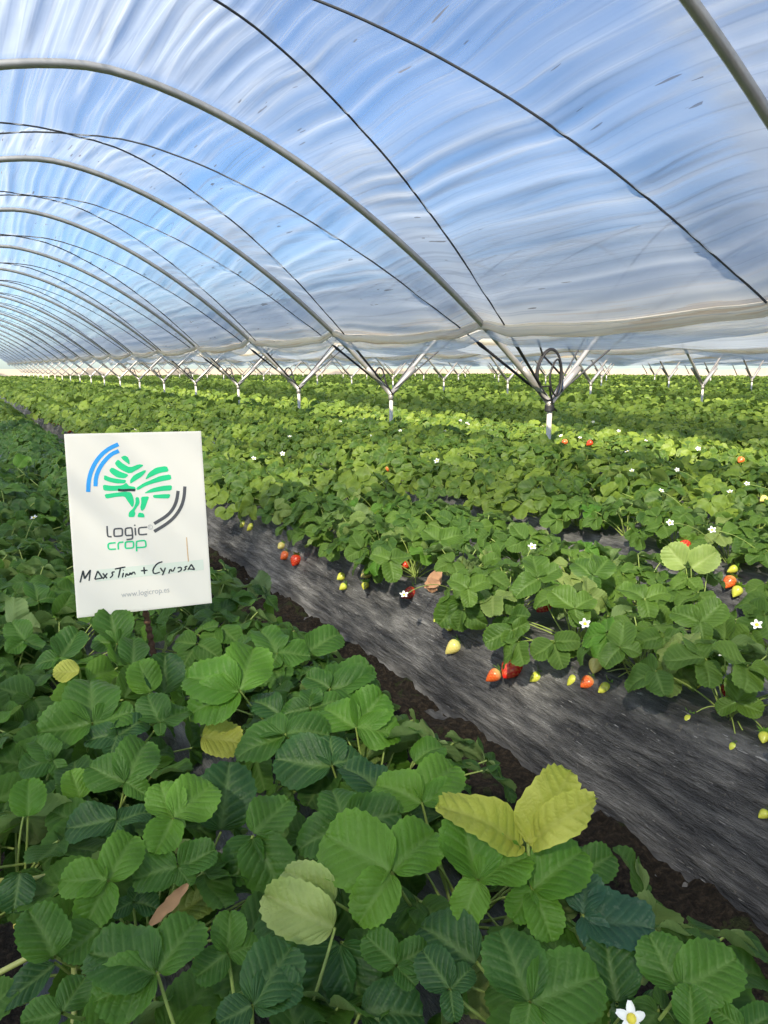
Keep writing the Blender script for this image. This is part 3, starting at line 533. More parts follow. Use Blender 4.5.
def cover(j, ns, dy, y0, y1, label):
    xc = line_x(j) - HALF
    dxs = np.linspace(-HEM, HEM, ns)
    ys = np.arange(y0, y1 + .01, dy) if j else np.concatenate([np.arange(y0, 1.0, .25), np.arange(1.0, 12, .12), np.arange(12, y1+.01, .36)])
    arc = np.concatenate([[0], np.cumsum(np.hypot(np.diff(dxs), np.diff(arch(dxs))))])
    V = []; veil = []; UV = []; hemA = []
    for y in ys:
        for k, dx in enumerate(dxs):
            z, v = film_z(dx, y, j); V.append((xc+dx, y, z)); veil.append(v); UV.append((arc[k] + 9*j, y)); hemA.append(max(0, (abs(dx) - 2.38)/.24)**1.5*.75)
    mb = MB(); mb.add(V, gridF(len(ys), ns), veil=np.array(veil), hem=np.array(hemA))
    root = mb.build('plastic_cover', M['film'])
    def setuv(o, uv):
        me = o.data; l = me.uv_layers.new(name='sheet'); vi = np.zeros(len(me.loops), np.int32); me.loops.foreach_get('vertex_index', vi)
        l.data.foreach_set('uv', np.asarray(uv, np.float32)[vi].ravel())
    setuv(root, UV)
    tag(root, label, 'plastic cover', 'polythene covers over the tunnels')
    for sgn in (-1, 1):
        if j == 0 and sgn < 0: continue
        # gathered roll along the edge with a loose skirt below it
        mb = MB(); V = []; uv = []; hem = []; veil = []
        ncs = 14
        for y in ys:
            z, v = film_z(sgn*HEM, y, j)
            sk = 0 if j == 0 else 1.07*sgn*HEM/WID
            u = (y - (line_y(j, 0) - (0 if j == 0 else .535) + sk))/SP; t = u - math.floor(u); bell = 4*t*(1-t)
            r = .026 + .012*bell + .008*noise.noise((y*3, 1, j))
            sl = math.atan2(.62*(1), 1)
            for q in range(ncs):
                a = 2*math.pi*q/(ncs-1)
                wob = 1 + .22*math.sin(a*3 + y*1.7) + .15*noise.noise((y*2.2, a*2, 3+j))
                cx = sgn*(HEM + .01) + r*.8*wob*math.cos(a)*1.0; cz = z - .035 + r*1.15*wob*math.sin(a)
                V.append((xc + cx, y, cz)); uv.append((q*.02 + 3, y)); hem.append(.75 + .25*math.sin(a*2+y) ); veil.append(.9)
        mb.add(V, gridF(len(ys), ncs), hem=np.clip(np.array(hem), 0.4, 1), veil=np.array(veil))
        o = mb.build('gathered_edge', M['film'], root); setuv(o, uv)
        o['label'] = 'cream gathered roll of film'
        mb = MB(); V = []; uv = []; veil = []
        for y in ys:
            z, v = film_z(sgn*HEM, y, j)
            sk = 0 if j == 0 else 1.07*sgn*HEM/WID
            u = (y - (line_y(j, 0) - (0 if j == 0 else .535) + sk))/SP; t = u - math.floor(u); bell = 4*t*(1-t)
            L = .06 + .04*bell
            for q in range(5):
                f = q/4
                V.append((xc + sgn*(HEM + .03 + .25*L*f) + .012*math.sin(y*6 + q), y, z - .05 - .02 - L*f)); uv.append((f*.3 + 5, y)); veil.append(.62 + .2*noise.noise((y*4, f*3, j)))
        mb.add(V, gridF(len(ys), 5), veil=np.array(veil), hem=0.0)
        o = mb.build('loose_skirt', M['film'], root); setuv(o, uv)
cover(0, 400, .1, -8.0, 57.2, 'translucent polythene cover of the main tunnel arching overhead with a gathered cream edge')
for j in range(1, 6):
    cover(j, 44 if j < 3 else 26, .32 if j < 3 else .5, -4.0, 57.2, 'translucent polythene cover of the %s tunnel, %s beyond the nearest row of posts' % (ORD[j], ORD[j-1]))

# ropes -------------------------------------------------------------
def rope(n, which, far):
    P = []
    for dx in np.linspace(-HALF, HALF, 90 if not far else 40):
        y = rope_y(dx, n, which)
        if abs(dx) <= HEM:
            z, _ = film_z(dx, y, 0, .12); z += .004
        else:
            e = (abs(dx)-HEM)/(HALF-HEM)
            z0, _ = film_z(HEM*np.sign(dx), rope_y(HEM*np.sign(dx), n, which), 0, .12)
            z = z0*(1-e) + .74*e
        P.append((.85+dx, y, z))
    mb = MB(); mb.add(*tube(P, .0058 if n < 3 else .0075, 6)); return mb, P
cA = cB = 0
for n in range(0, 11):
    for which in 'AB':
        mb, P = rope(n, which, n > 3)
        nm = 'first' if n == 0 else ordinal(n+1)
        bay = 'nearest bay' if n == 0 else '%s bay from front' % ordinal(n+1)
        o = mb.build('tie_rope', M['rope'])
        tag(o, 'thin dark rope over the main tunnel, %s, slanting %s at right' % (bay, 'away' if which == 'A' else 'nearer'), 'rope', 'tie ropes over the main tunnel')
        if n < 5:
            kx = np.array(P[-1]); pp = np.array(P[-9 if n <= 3 else -4]); d = pp - kx
            kb = MB(); kb.add(*tube([kx + d*.25, kx + d*.3, kx + d*.42, kx + d*.85, kx + d*.92, kx + d], [.006, .012, .010, .012, .017, .005], 8))
            kb.build('knot', M['knot'], o)['label'] = 'black knotted end'
# ropes of the second tunnel near the post row
for n in range(-1, 7):
    for s in (-1, 1):
        P = []
        ya = line_y(0, n); 
        for q in np.linspace(0, 1, 24):
            dx = -HALF + q*2.6; y = ya + s*SP*.40*q
            z = (arch(dx) + .04) if dx > -HEM else (.74 + (arch(-HEM)+.02-.74)*(dx+HALF)/(HALF-HEM))
            P.append((line_x(1)-HALF+dx, y, z))
        if not inview(P[0][0], P[0][1], 1): continue
        o = MB().add(*tube(P, .008, 6)).build('tie_rope', M['rope'])
        tag(o, 'thin rope from the %s post of the nearest row toward the second tunnel, slanting %s' % (ordinal(n+2), 'away' if s > 0 else 'nearer'), 'rope', 'tie ropes of the second tunnel')

# cord coiled around the fork of the first post
px, py = line_x(0), line_y(0, 0)
P = []
for q in np.linspace(0, 1, 160):
    a = q*2*math.pi*2.6
    rr = .115 + .03*math.sin(q*9) - .02*q
    P.append((px - .03 + .30*rr/.115*.34*math.cos(a) - .03*q, py - .05 + .05*math.sin(a*.5) - .03*q, .94 + rr*1.55*math.sin(a) + .015*math.sin(2*a)))
P += [(px-.06, py-.05, .86), (px-.02, py-.04, .76), (px+.0, py-.03, .70), (px+.05, py-.03, .66)]
P = [(px-.17, py-.02, 1.22), (px-.12, py-.03, 1.10)] + P
coil = MB().add(*tube(P, .008, 6)).build('coiled_cord', M['knot'])
tag(coil, 'black cord hanging in loose loops on the fork of the nearest visible post', 'cord')
bind = MB().add(*tube([(px + .032*math.cos(a), py + .032*math.sin(a), .66 + .009*a/6.283 + .004*math.sin(3*a)) for a in np.linspace(0, 6.283*5, 80)], .009, 6)).build('binding', M['knot'], coil)
# small black ties on other posts
for n in range(1, 7):
    x, y = line_x(0), line_y(0, n)
    P = [(x-.16 + .05*math.cos(a), y-.03 + .01*math.sin(2*a), .95 + .055*math.sin(a)) for a in np.linspace(0, 6.3, 24)] + [(x-.08, y-.03, .84), (x, y-.03, .72), (x+.06, y-.03, .76)]
    o = MB().add(*tube(P, .009, 6)).build('looped_cord', M['knot'])
    tag(o, 'black cord looped on the fork of the %s post in the nearest row' % ordinal(n+2), 'cord', 'looped cords on the posts')
# ------------------------------------------------------------------ strawberry leaves
def leaflet(rows, cols, L=1.0, W=.92, teeth=True, fold=.25, droop=.25, curl=.0, pleat=.020, wave=.03, seed=0):
    """unit leaflet: base at origin, midrib along +Y, upper face +Z; rows follow the side veins so the margin is toothed"""
    rs = np.random.default_rng(seed)
    a = np.linspace(.03, .985, rows)
    x = .5*W*np.sin(np.pi*a**.92)**.72
    y = (1-np.cos(np.pi*a))/2
    y = y**.88
    per = 4 if rows > 30 else 2
    phs = np.cos(2*np.pi*(np.arange(rows) - per//2)/per)      # 1 on a vein row, -1 between two veins
    if teeth:
        k = 1 + (.032 if per == 4 else .035)*phs
        k[0] = k[-1] = 1
    else: k = np.ones(rows)
    yc = np.maximum.accumulate(np.clip(y - .80*x, 0, 1) + .02*a)
    yc = yc/yc[-1]*.985
    half = []
    ph = rs.uniform(0, 6.28)
    V = []; vein = []; edge = []
    cs = np.linspace(-1, 1, 2*cols+1)
    for i in range(rows):
        for c in cs:
            s = abs(c)
            px = np.sign(c)*x[i]*s*(1 + (k[i]-1)*s**3)
            py = yc[i] + (y[i]-yc[i])*s**.85
            py += (k[i]-1)*.55*s**3*(.9 if a[i] > .3 else .2)
            isv = phs[i] > .9 and teeth
            pz = -pleat*phs[i]*(math.sin(math.pi*min(1, s*.95+.05))*.9 + .1)*(1 if teeth else .6)
            pz += .05*math.sin(4.2*px + 5*py + ph) + .03*math.sin(9*py + ph*2)*s
            pz += fold*abs(px)*(1 - .35*s) - droop*py*py*.5 + curl*px*px*2.0
            pz += wave*math.sin(5*a[i]*2 + ph + (2 if c < 0 else 0))*s*s
            pz -= .04*(1-s)**4
            V.append((px, py, pz)); vein.append(max(1.0*(s < .01), (1 - s*.75)*.75 if isv else 0.0)); edge.append(1.0 if s > .99 else 0.0)
    F = gridF(rows, len(cs))
    return np.array(V)*L, F, np.array(vein), np.array(edge)

def place(V, B, ax, nz, L, mirror=False):
    y = nrm(ax); x = nrm(np.cross(y, nz)); z = np.cross(x, y)
    if mirror: V = V*np.array([-1, 1, 1])
    return np.asarray(B)[None] + L*(V[:, :1]*x + V[:, 1:2]*y + V[:, 2:3]*z)

def petiole(A, B, bend=None, r0=.0021, r1=.0015, sides=6, n=8):
    A = np.asarray(A, float); B = np.asarray(B, float)
    C = (A + B)/2 + np.array([0, 0, .25*np.linalg.norm(B-A)]) if bend is None else np.asarray(bend)
    t = np.linspace(0, 1, n)[:, None]
    P = (1-t)**2*A + 2*t*(1-t)*C + t*t*B
    return tube(P, np.linspace(r0, r1, n), sides, cap=False)

HI = [leaflet(41, 5, W=.92 + .07*math.sin(q*2.3), fold=.34+.22*math.sin(q*1.7), droop=.32+.35*math.sin(q*2.9+1), wave=.055, pleat=.0065, seed=q) for q in range(8)]
MI = [leaflet(13, 2, W=.94 + .08*math.sin(q*2.3), fold=.34+.22*math.sin(q*1.7), droop=.32+.3*math.sin(q*2.9+1), wave=.03, pleat=.010, seed=q) for q in range(6)]
LO = [leaflet(5, 1, W=.9, fold=.25, droop=.25+.1*q, teeth=False, wave=.0, pleat=0, seed=q) for q in range(3)]

def trifoliate(mb, lib, J, head, nz, size, tint, rs, spread=1.25):
    """three leaflets around a junction J: heading HEAD for the middle one"""
    y = nrm(head - nz*(head @ nz)); x = np.cross(y, nz)
    for q, (ang, sc) in enumerate(((0, 1.0), (spread, .92), (-spread, .92))):
        ang += rs.uniform(-.12, .12)
        ax = y*math.cos(ang) + x*math.sin(ang)
        nn = nrm(nz + .22*(-ax) * rs.uniform(-.6, 1.4) + rs.normal(0, .10, 3))
        V, F, ve, ed = lib[rs.integers(len(lib))]
        mb.add(place(V, J + ax*.05*size, nrm(ax + nn*rs.uniform(-.15, .12)), nn, size*sc*rs.uniform(.92, 1.06)), F, vein=ve, edge=ed, tint=tint)

def plant_leaves(rs, n, spreadxy=.17, hmin=.05, hmax=.18, size=(.055, .078)):
    """random leaf frames about a crown at the origin"""
    out = []
    off = rs.uniform(0, 6.28); wild = .24
    for q in range(n):
        az = off + q*2.399 + rs.uniform(-.3, .3)
        f = math.sqrt((q+.6)/n)
        r = spreadxy*f*rs.uniform(.8, 1.15)
        h = hmax - (hmax-hmin)*f**2*rs.uniform(.6, 1.1) + rs.uniform(-.015, .015)
        d = np.array([math.cos(az), math.sin(az), 0])
        J = d*r + UP*max(.03, h)
        tilt = .25 + .75*f*rs.uniform(.4, 1.3)
        nz = nrm(UP*math.cos(tilt) + d*math.sin(tilt) + rs.normal(0, wild, 3))
        head = nrm(d*math.cos(.5) + rs.normal(0, .5, 3)*np.array([1, 1, .1]))
        out.append((J, head, nz, rs.uniform(*size)))
    return out

# ---- planting positions -------------------------------------------------
plants = []          # (dist, bed index, row, index along row, x, y)
ALLBEDS = BED + [11.4 + 1.1*k for k in range(32)]
for b, c in enumerate(ALLBEDS):
    for r, off in ((0, -.22 if b == 0 else -.17), (1, .18 if b == 0 else .20)) + (((2, -.34),) if b == 0 else ()):
        y = (1.02 if r == 2 else .06) + (.13 if r == 1 else 0) + (b*.07) % .25
        k = 0
        while y < 57:
            x = c + off
            if inview(x, y + .12, 7 if y < 3 else 1.0):
                w_ = x*.5 + y*.866
                if y > .2: plants.append((math.hypot(x, y), b, r, x + random.uniform(-.025, .025), y + random.uniform(-.03, .03)))
            y += .25
plants.sort()
N_IND = 300
ind, rest = plants[:N_IND], plants[N_IND:]
NEAR = 64
BN = ['the bed holding the sign', 'the bed beyond the soil furrow', 'the second bed beyond the furrow', 'the third bed beyond the furrow', 'the bed just behind the posts', 'the second bed behind the posts', 'the third bed behind the posts', 'the fourth bed behind the posts']
RN = [['near row', 'furrow-side row', 'left edge row'], ['furrow-side row', 'far row'], ['near row', 'far row']]
counts = {}
crowns = []
def plant_root(b, r, x, y, zc):
    k = counts[(b, r)] = counts.get((b, r), 0) + 1
    o = empty('strawberry_plant', (x, y, zc), 0)
    lab = 'green strawberry plant in %s, %s, %s from the front' % (BN[b], RN[min(b, 2)][r], ordinal(k))
    tag(o, lab, 'plant', 'strawberry plants in the rows')
    return o
def local(o, V): return np.asarray(V) - np.array(o.location)[None]

# leaf variants for the nearest plants
VAR = []
for q in range(12):
    rs = np.random.default_rng(100+q); mb = MB()
    trifoliate(mb, HI, np.zeros(3), np.array([0, 1.0, 0]), UP, 1.0, q/11, rs, spread=rs.uniform(1.1, 1.45))
    VAR.append((mb.mesh('leaf', M['leaf_near']), None))
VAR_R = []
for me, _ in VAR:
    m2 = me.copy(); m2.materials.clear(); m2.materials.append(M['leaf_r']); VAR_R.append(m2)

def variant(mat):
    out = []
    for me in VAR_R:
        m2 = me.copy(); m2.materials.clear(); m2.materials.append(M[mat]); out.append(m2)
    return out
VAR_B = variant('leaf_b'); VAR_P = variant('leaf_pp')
def frame(J, head, nz, size):
    y = nrm(head - nz*(head @ nz)); x = np.cross(y, nz)
    m = Matrix.Identity(4)
    for i in range(3):
        m[i][0], m[i][1], m[i][2], m[i][3] = x[i]*size, y[i]*size, nz[i]*size, J[i]
    return m

hero_J = [np.array(h[0]) for h in DATA['HEROES']]
def leaf_object(root, J, head, nz, size, b, rs):
    """J in the plant's own coordinates"""
    u = rs.uniform()
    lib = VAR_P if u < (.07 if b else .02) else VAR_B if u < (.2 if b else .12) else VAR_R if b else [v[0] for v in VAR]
    o = link('leaf', lib[rs.integers(12)], root)
    m = frame(J, head, nz, size); o.matrix_local = m
    V, F = petiole((rs.uniform(-.012, .012), rs.uniform(-.012, .012), 0), J, bend=J*np.array([.45, .45, .75]))
    mi = np.array(m.inverted())
    V = V @ mi[:3, :3].T + mi[:3, 3]
    MB().add(V, F).build('petiole', M['stem'], o)
    return o

FRP = [np.array(f[0]) for f in DATA['FRUITS']] + [np.array(p) for p in DATA['DEADLEAF'] + DATA['BROWN']]
def hides(J, f, r_=.060):
    d = f - CAM; L = np.linalg.norm(d); d = d/L; s = (J-CAM) @ d
    return s < L + .05 and np.linalg.norm(J - CAM - d*s) < r_
near_roots = []
for q, (d, b, r, x, y) in enumerate(ind[:NEAR]):
    rs = np.random.default_rng(1000+q)
    root = plant_root(b, r, x, y, .27); near_roots.append((root, b))
    front = b == 0 and y < 1.75
    n = 20 if front or b == 1 else 16
    for (J, head, nz, size) in plant_leaves(rs, n, .22 if b == 0 else .185, .03 if not front else .02, .155 if b else (.118 if front else .15)):
        Jw = J + np.array(root.location)
        if b == 1 and r == 0: J = J + np.array([-.03, 0, 0])
        # keep the sign board and its stake clear
        if .17 < Jw[0] < .52 and 1.45 < Jw[1] < 1.80 and Jw[2] > .40: J = J - np.array([0, 0, .08])
        if math.hypot(Jw[0]-CAM[0], Jw[1]) < .25: continue
        if any(hides(Jw, f) for f in FRP): continue
        leaf_object(root, J, head, nz, size, b, rs)

def nearest_root(P, b=None):
    best = None
    for root, bb in near_roots:
        dd = (root.location[0]-P[0])**2 + (root.location[1]-P[1])**2
        if best is None or dd < best[0]: best = (dd, root)
    return best[1]

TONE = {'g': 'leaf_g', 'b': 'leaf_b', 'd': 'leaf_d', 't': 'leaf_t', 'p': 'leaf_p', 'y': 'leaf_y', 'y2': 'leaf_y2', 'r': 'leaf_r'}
TONELAB = {'p': 'pale yellow-green leaf seen from below', 'y': 'yellowing leaf', 't': 'blue-green leaf'}
def hero(J, tips, nz, tone, seed, width=None, name='leaf'):
    rs = np.random.default_rng(seed)
    J, nz = np.array(J), np.array(nz)
    root = nearest_root(J - nz*.06)
    mb = MB()
    for q, T in enumerate(tips):
        T = np.array(T); ax = T - J; L = np.linalg.norm(ax)
        nn = nrm(nz + rs.normal(0, .12, 3) + .12*nrm(ax)*rs.uniform(-1, 1))
        V, F, ve, ed = HI[rs.integers(8)]
        V = V.copy()
        if len(tips) == 1: V[:, 0] *= 1.02
        if width: V[:, 0] *= width
        mb.add(place(V, J + ax*.02, ax, nn, L*1.03), F, vein=ve, edge=ed, tint=rs.uniform(.1, .95))
    mb.V = [local(root, v) for v in mb.V]
    o = mb.build(name, M[TONE[tone]], root)
    if tone in TONELAB: o['label'] = TONELAB[tone]
    cr = np.array(root.location); 
    B = cr + np.array([rs.uniform(-.02, .02), rs.uniform(-.02, .02), 0])
    V, F = petiole(B, J - nz*.002, bend=B*.35 + J*.65 - UP*.03 + (-nz)*.03, r0=.0024, r1=.0017)
    MB().add(local(root, V), F).build('petiole', M['stem'], o)
for q, (J, tips, nz, tone) in enumerate(DATA['HEROES']):
    hero(J, tips, nz, tone, 5000+q, width=.62 if q == 39 else .72 if (tone == 'p' and J[0] < 1) else None)
# the young upright yellow leaf, folded, seen from below
J, tips, nz = DATA['YOUNG']
J = np.array(J); root = nearest_root(J)
mb = MB()
for q, T in enumerate(tips):
    T = np.array(T); ax = T - J; L = np.linalg.norm(ax)
    V, F, ve, ed = leaflet(41, 5, W=(.40, .60, .40)[q], fold=.22, droop=(.12, .2, .15)[q], wave=.03, pleat=.008, seed=77+q)
    nn = nrm(np.array(nz)*.8 + UP*(.5, .2, .3)[q] + np.array([(.1, -.35, .2)[q], 0, 0]))
    mb.add(local(root, place(V, J, ax, -nn if q == 9 else nn, L*1.02)), F, vein=ve, edge=ed, tint=.3+.3*q)
o = mb.build('leaf', M['leaf_y'], root); o['label'] = 'young upright leaf, yellow and still folded'
V, F = petiole(np.array(root.location), J, bend=J - np.array([.0, .0, .1]), r0=.0026, r1=.0022); MB().add(local(root, V), F).build('petiole', M['stem'], o)

# ---- plants further off: one foliage mesh and one stem mesh each -----------
def far_variant(seed, lib, n, mat, stems=True, size=(.058, .084), spread=.23, hmax=.175):
    rs = np.random.default_rng(seed); fo = MB(); st = MB()
    for (J, head, nz, sz) in plant_leaves(rs, n, spread, .03, hmax, size):
        nz = nrm(nz + np.array([-.10, -.22, 0])*1.0)
        trifoliate(fo, lib, J, head, nz, sz, rs.uniform(0, 1)**1.7 if rs.uniform() > .07 else 1.6, rs)
        if stems: st.add(*petiole((0, 0, 0), J, bend=J*np.array([.4, .4, .8]), sides=4, n=5))
    return fo, st
FV = []; 
for q in range(10):
    fo, st = far_variant(300+q, MI, 20, None)
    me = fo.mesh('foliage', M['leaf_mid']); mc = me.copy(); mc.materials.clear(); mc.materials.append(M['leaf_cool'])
    FV.append((me, mc, st.mesh('stems', M['stem'])))
for q, (d, b, r, x, y) in enumerate(ind[NEAR:]):
    rs = np.random.default_rng(3000+q)
    root = plant_root(b, r, x, y, .265)
    rz = rs.uniform(-.5, .5); s = rs.uniform(.9, 1.15)
    me, mc, st = FV[rs.integers(10)]
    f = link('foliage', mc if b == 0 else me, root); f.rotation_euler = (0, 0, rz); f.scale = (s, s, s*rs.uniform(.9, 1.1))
    g = link('stems', st, root); g.rotation_euler = (0, 0, rz); g.scale = f.scale
    near_roots.append((root, b))

# ---- all the plants beyond the first three hundred: one mass --------------------
def mass(rows, name, lib, n, nvar, mat, label, size, seed, spread=.19, hmax=.18):
    varr = []
    for q in range(nvar):
        fo, _ = far_variant(seed+q, lib, n, None, False, size, spread, hmax)
        varr.append((np.concatenate(fo.V), np.concatenate(fo.F), {k: np.concatenate(a) for k, a in fo.A.items()}))
    return varr
def fill(mb, varr, rows, seed):
    rs = np.random.default_rng(seed)
    for (d, b, r, x, y) in rows:
        V, F, A = varr[rs.integers(len(varr))]
        a = rs.uniform(-.5, .5); s = rs.uniform(.9, 1.2); c_, s_ = math.cos(a)*s, math.sin(a)*s
        W = V @ np.array([[c_, s_, 0], [-s_, c_, 0], [0, 0, s*rs.uniform(.85, 1.1)]], np.float32) + np.array([x, y, .265], np.float32)
        t = np.clip(A['tint']*.8 + rs.uniform(-.15, .3), 0, 1)
        mb.add(W, F, tint=t, vein=A['vein'], edge=A['edge'])
mid = [p for p in rest if p[0] < 10.5]; far = [p for p in rest if p[0] >= 10.5]
mbm = MB()
fill(mbm, mass(mid, '', MI, 18, 8, None, '', (.06, .084), 500, .23), mid, 11)
fill(mbm, mass(far, '', LO, 9, 10, None, '', (.085, .125), 600, .24, .19), far, 12)
o = mbm.build('strawberry_plants', M['leaf_mid'])
tag(o, 'dense green rows of strawberry plants stretching back to the far end of the tunnels', 'plants', kind='stuff')
# ------------------------------------------------------------------ flowers (parts of the nearest plant)
def flower(P, face, size, root):
    face = nrm(face); a = nrm(np.cross(face, [.3, .2, .9])); bb = np.cross(face, a)
    mb = MB()
    for k in range(5):
        t = 2*math.pi*k/5; ax = a*math.cos(t) + bb*math.sin(t)
        rows, cols = 5, 2
        V = []
        for i in range(rows):
            f = .12 + .88*i/(rows-1); wd = .62*math.sin(math.pi*min(.93, f*.9+.06))**.6
            for c in (-1, -.5, 0, .5, 1):
                V.append((c*wd*.5, f, .25*f*f + .12*c*c))
        mb.add(local(root, place(np.array(V), P, ax, face, size)), gridF(rows, 5))
    o = mb.build('flower', M['petal'], root); o['label'] = 'white flower'
    V = []
    for i in range(6):
        ph = math.pi/2*i/5
        for k in range(10):
            t = 2*math.pi*k/10; V.append(P + face*size*(.12 + .26*math.cos(ph)) + (a*math.cos(t) + bb*math.sin(t))*size*.34*math.sin(ph))
    F = np.array([[i*10+k, i*10+(k+1) % 10, (i+1)*10+(k+1) % 10, (i+1)*10+k] for i in range(5) for k in range(10)])
    MB().add(local(root, V), F).build('flower_centre', M['pollen'], o)['label'] = 'yellow centre'
    B = np.array(root.location); 
    MB().add(*petiole(local(root, [B])[0], local(root, [P - face*.003])[0], sides=6, r0=.0016, r1=.0012)).build('flower_stalk', M['stem'], o)
def root_at(P):
    return min(near_roots, key=lambda rb: (rb[0].location[0]-P[0])**2 + (rb[0].location[1]-P[1])**2)[0]
rsF = np.random.default_rng(5)
for P in DATA['FLOWERS']:
    P = np.array(P); tc = nrm(CAM - P)
    flower(P, nrm(tc*.6 + UP*.7 + rsF.normal(0, .25, 3)), .0135 if P[1] < 3 else .018, root_at(P))
for q in range(34):                                   # smaller ones among the rows
    root, b = near_roots[int(rsF.integers(66, len(near_roots)))]
    if b == 0: continue
    P = np.array(root.location) + np.array([rsF.uniform(-.16, .1), rsF.uniform(-.14, .1), rsF.uniform(.16, .20)])
    flower(P, nrm(nrm(CAM-P)*.6 + UP*.8 + rsF.normal(0, .3, 3)), .017, root)

# ------------------------------------------------------------------ strawberries
def berry_mesh(kind, seed, long=1.25):
    """unit berry: calyx end at origin, tip along -Z, diameter 1"""
    nr, ns = 15, 20; V = []; seedA = []; ripe = []
    rs = np.random.default_rng(seed)
    for i in range(nr):
        f = i/(nr-1)
        r = .5*math.sin(math.pi*min(1, max(0.0, f))**.62)**.78 if 0 < f < 1 else .002
        r *= 1.0
        for k in range(ns):
            t = 2*math.pi*(k + .5*(i % 2))/ns
            s = 1.0 if (i % 2 == 0 and k % 2 == (i//2) % 2 and 1 < i < nr-1) else 0.0
            rr = r*(1 - .045*s)*(1 + .05*math.sin(2*t + seed) + .03*math.sin(3*t + seed*2))
            V.append((rr*math.cos(t), rr*math.sin(t), -f*long)); seedA.append(s); ripe.append(max(0, 1 - f*2.6))
    F = [[i*ns+k, i*ns+(k+1) % ns, (i+1)*ns+(k+1) % ns, (i+1)*ns+k] for i in range(nr-1) for k in range(ns)]
    mb = MB(); mb.add(V, np.array(F)[:, ::-1], seed=np.array(seedA), ripe=np.array(ripe))
    return mb.mesh('strawberry', M[{'ripe': 'ripe', 'dark': 'dark_b', 'orange': 'orange', 'pale': 'pale_b', 'green': 'green_b'}[kind]])
def calyx_mesh(seed, n=9, L=.68):
    mb = MB(); rs = np.random.default_rng(seed)
    for k in range(n):
        t = 2*math.pi*k/n + rs.uniform(-.15, .15); up = rs.uniform(-.25, .35); l = L*rs.uniform(.8, 1.15); wd = .15
        d = np.array([math.cos(t), math.sin(t), 0]); e = np.array([-math.sin(t), math.cos(t), 0]); V = []
        for i, (f, w_) in enumerate(((.05, .6), (.35, 1.0), (.7, .75), (1.0, .05))):
            c = d*f*l + UP*(.03 + up*f*f*l)
            V += [c - e*wd*w_, c + UP*.03, c + e*wd*w_]
        mb.add(V, gridF(4, 3))
    return mb.mesh('calyx', M['calyx'])
BER = {k: [berry_mesh(k, 10+s, lg) for s, lg in enumerate((1.15, 1.32))] for k in ('ripe', 'dark', 'orange', 'pale', 'green')}
CAL = [calyx_mesh(s) for s in range(3)]; CALBIG = [calyx_mesh(9+s, 10, .85) for s in range(2)]

def strawberry(P, dia, kind, label, seed, axis=None, group='strawberries on the plants', stalk=True):
    rs = np.random.default_rng(seed); P = np.array(P, float)
    # axis points from calyx to tip
    if axis is None: axis = nrm(np.array([-.75 + rs.uniform(-.25, .25), rs.uniform(-.5, .35), -.45 + rs.uniform(-.2, .2)]))
    lg = 1.2
    top = P - axis*dia*.55
    z = -axis; x = nrm(np.cross([.2, 1, .1], z)); y = np.cross(z, x)
    o = link('strawberry', BER[kind][rs.integers(2)])
    m = Matrix.Identity(4)
    for i in range(3):
        m[i][0], m[i][1], m[i][2], m[i][3] = x[i]*dia, y[i]*dia, z[i]*dia, top[i]
    o.matrix_world = m
    tag(o, label, 'strawberry', group)
    link('calyx', (CALBIG if kind == 'green' else CAL)[rs.integers(2)], o)
    if stalk:
        A = top - axis*.002; r = root_at(P + np.array([.12, .03, 0])); B = np.array(r.location)
        dd = B - A; ln = np.linalg.norm(dd)
        B = A + dd*min(1, .16/ln); B[2] = max(B[2], .29)
        V, F = petiole(B, A, bend=(A+B)/2 + UP*.03, r0=.0016, r1=.0013)
        mi = np.array(m.inverted()); V = V @ mi[:3, :3].T + mi[:3, 3]
        MB().add(V, F).build('stalk', M['stem'], o)
    return o

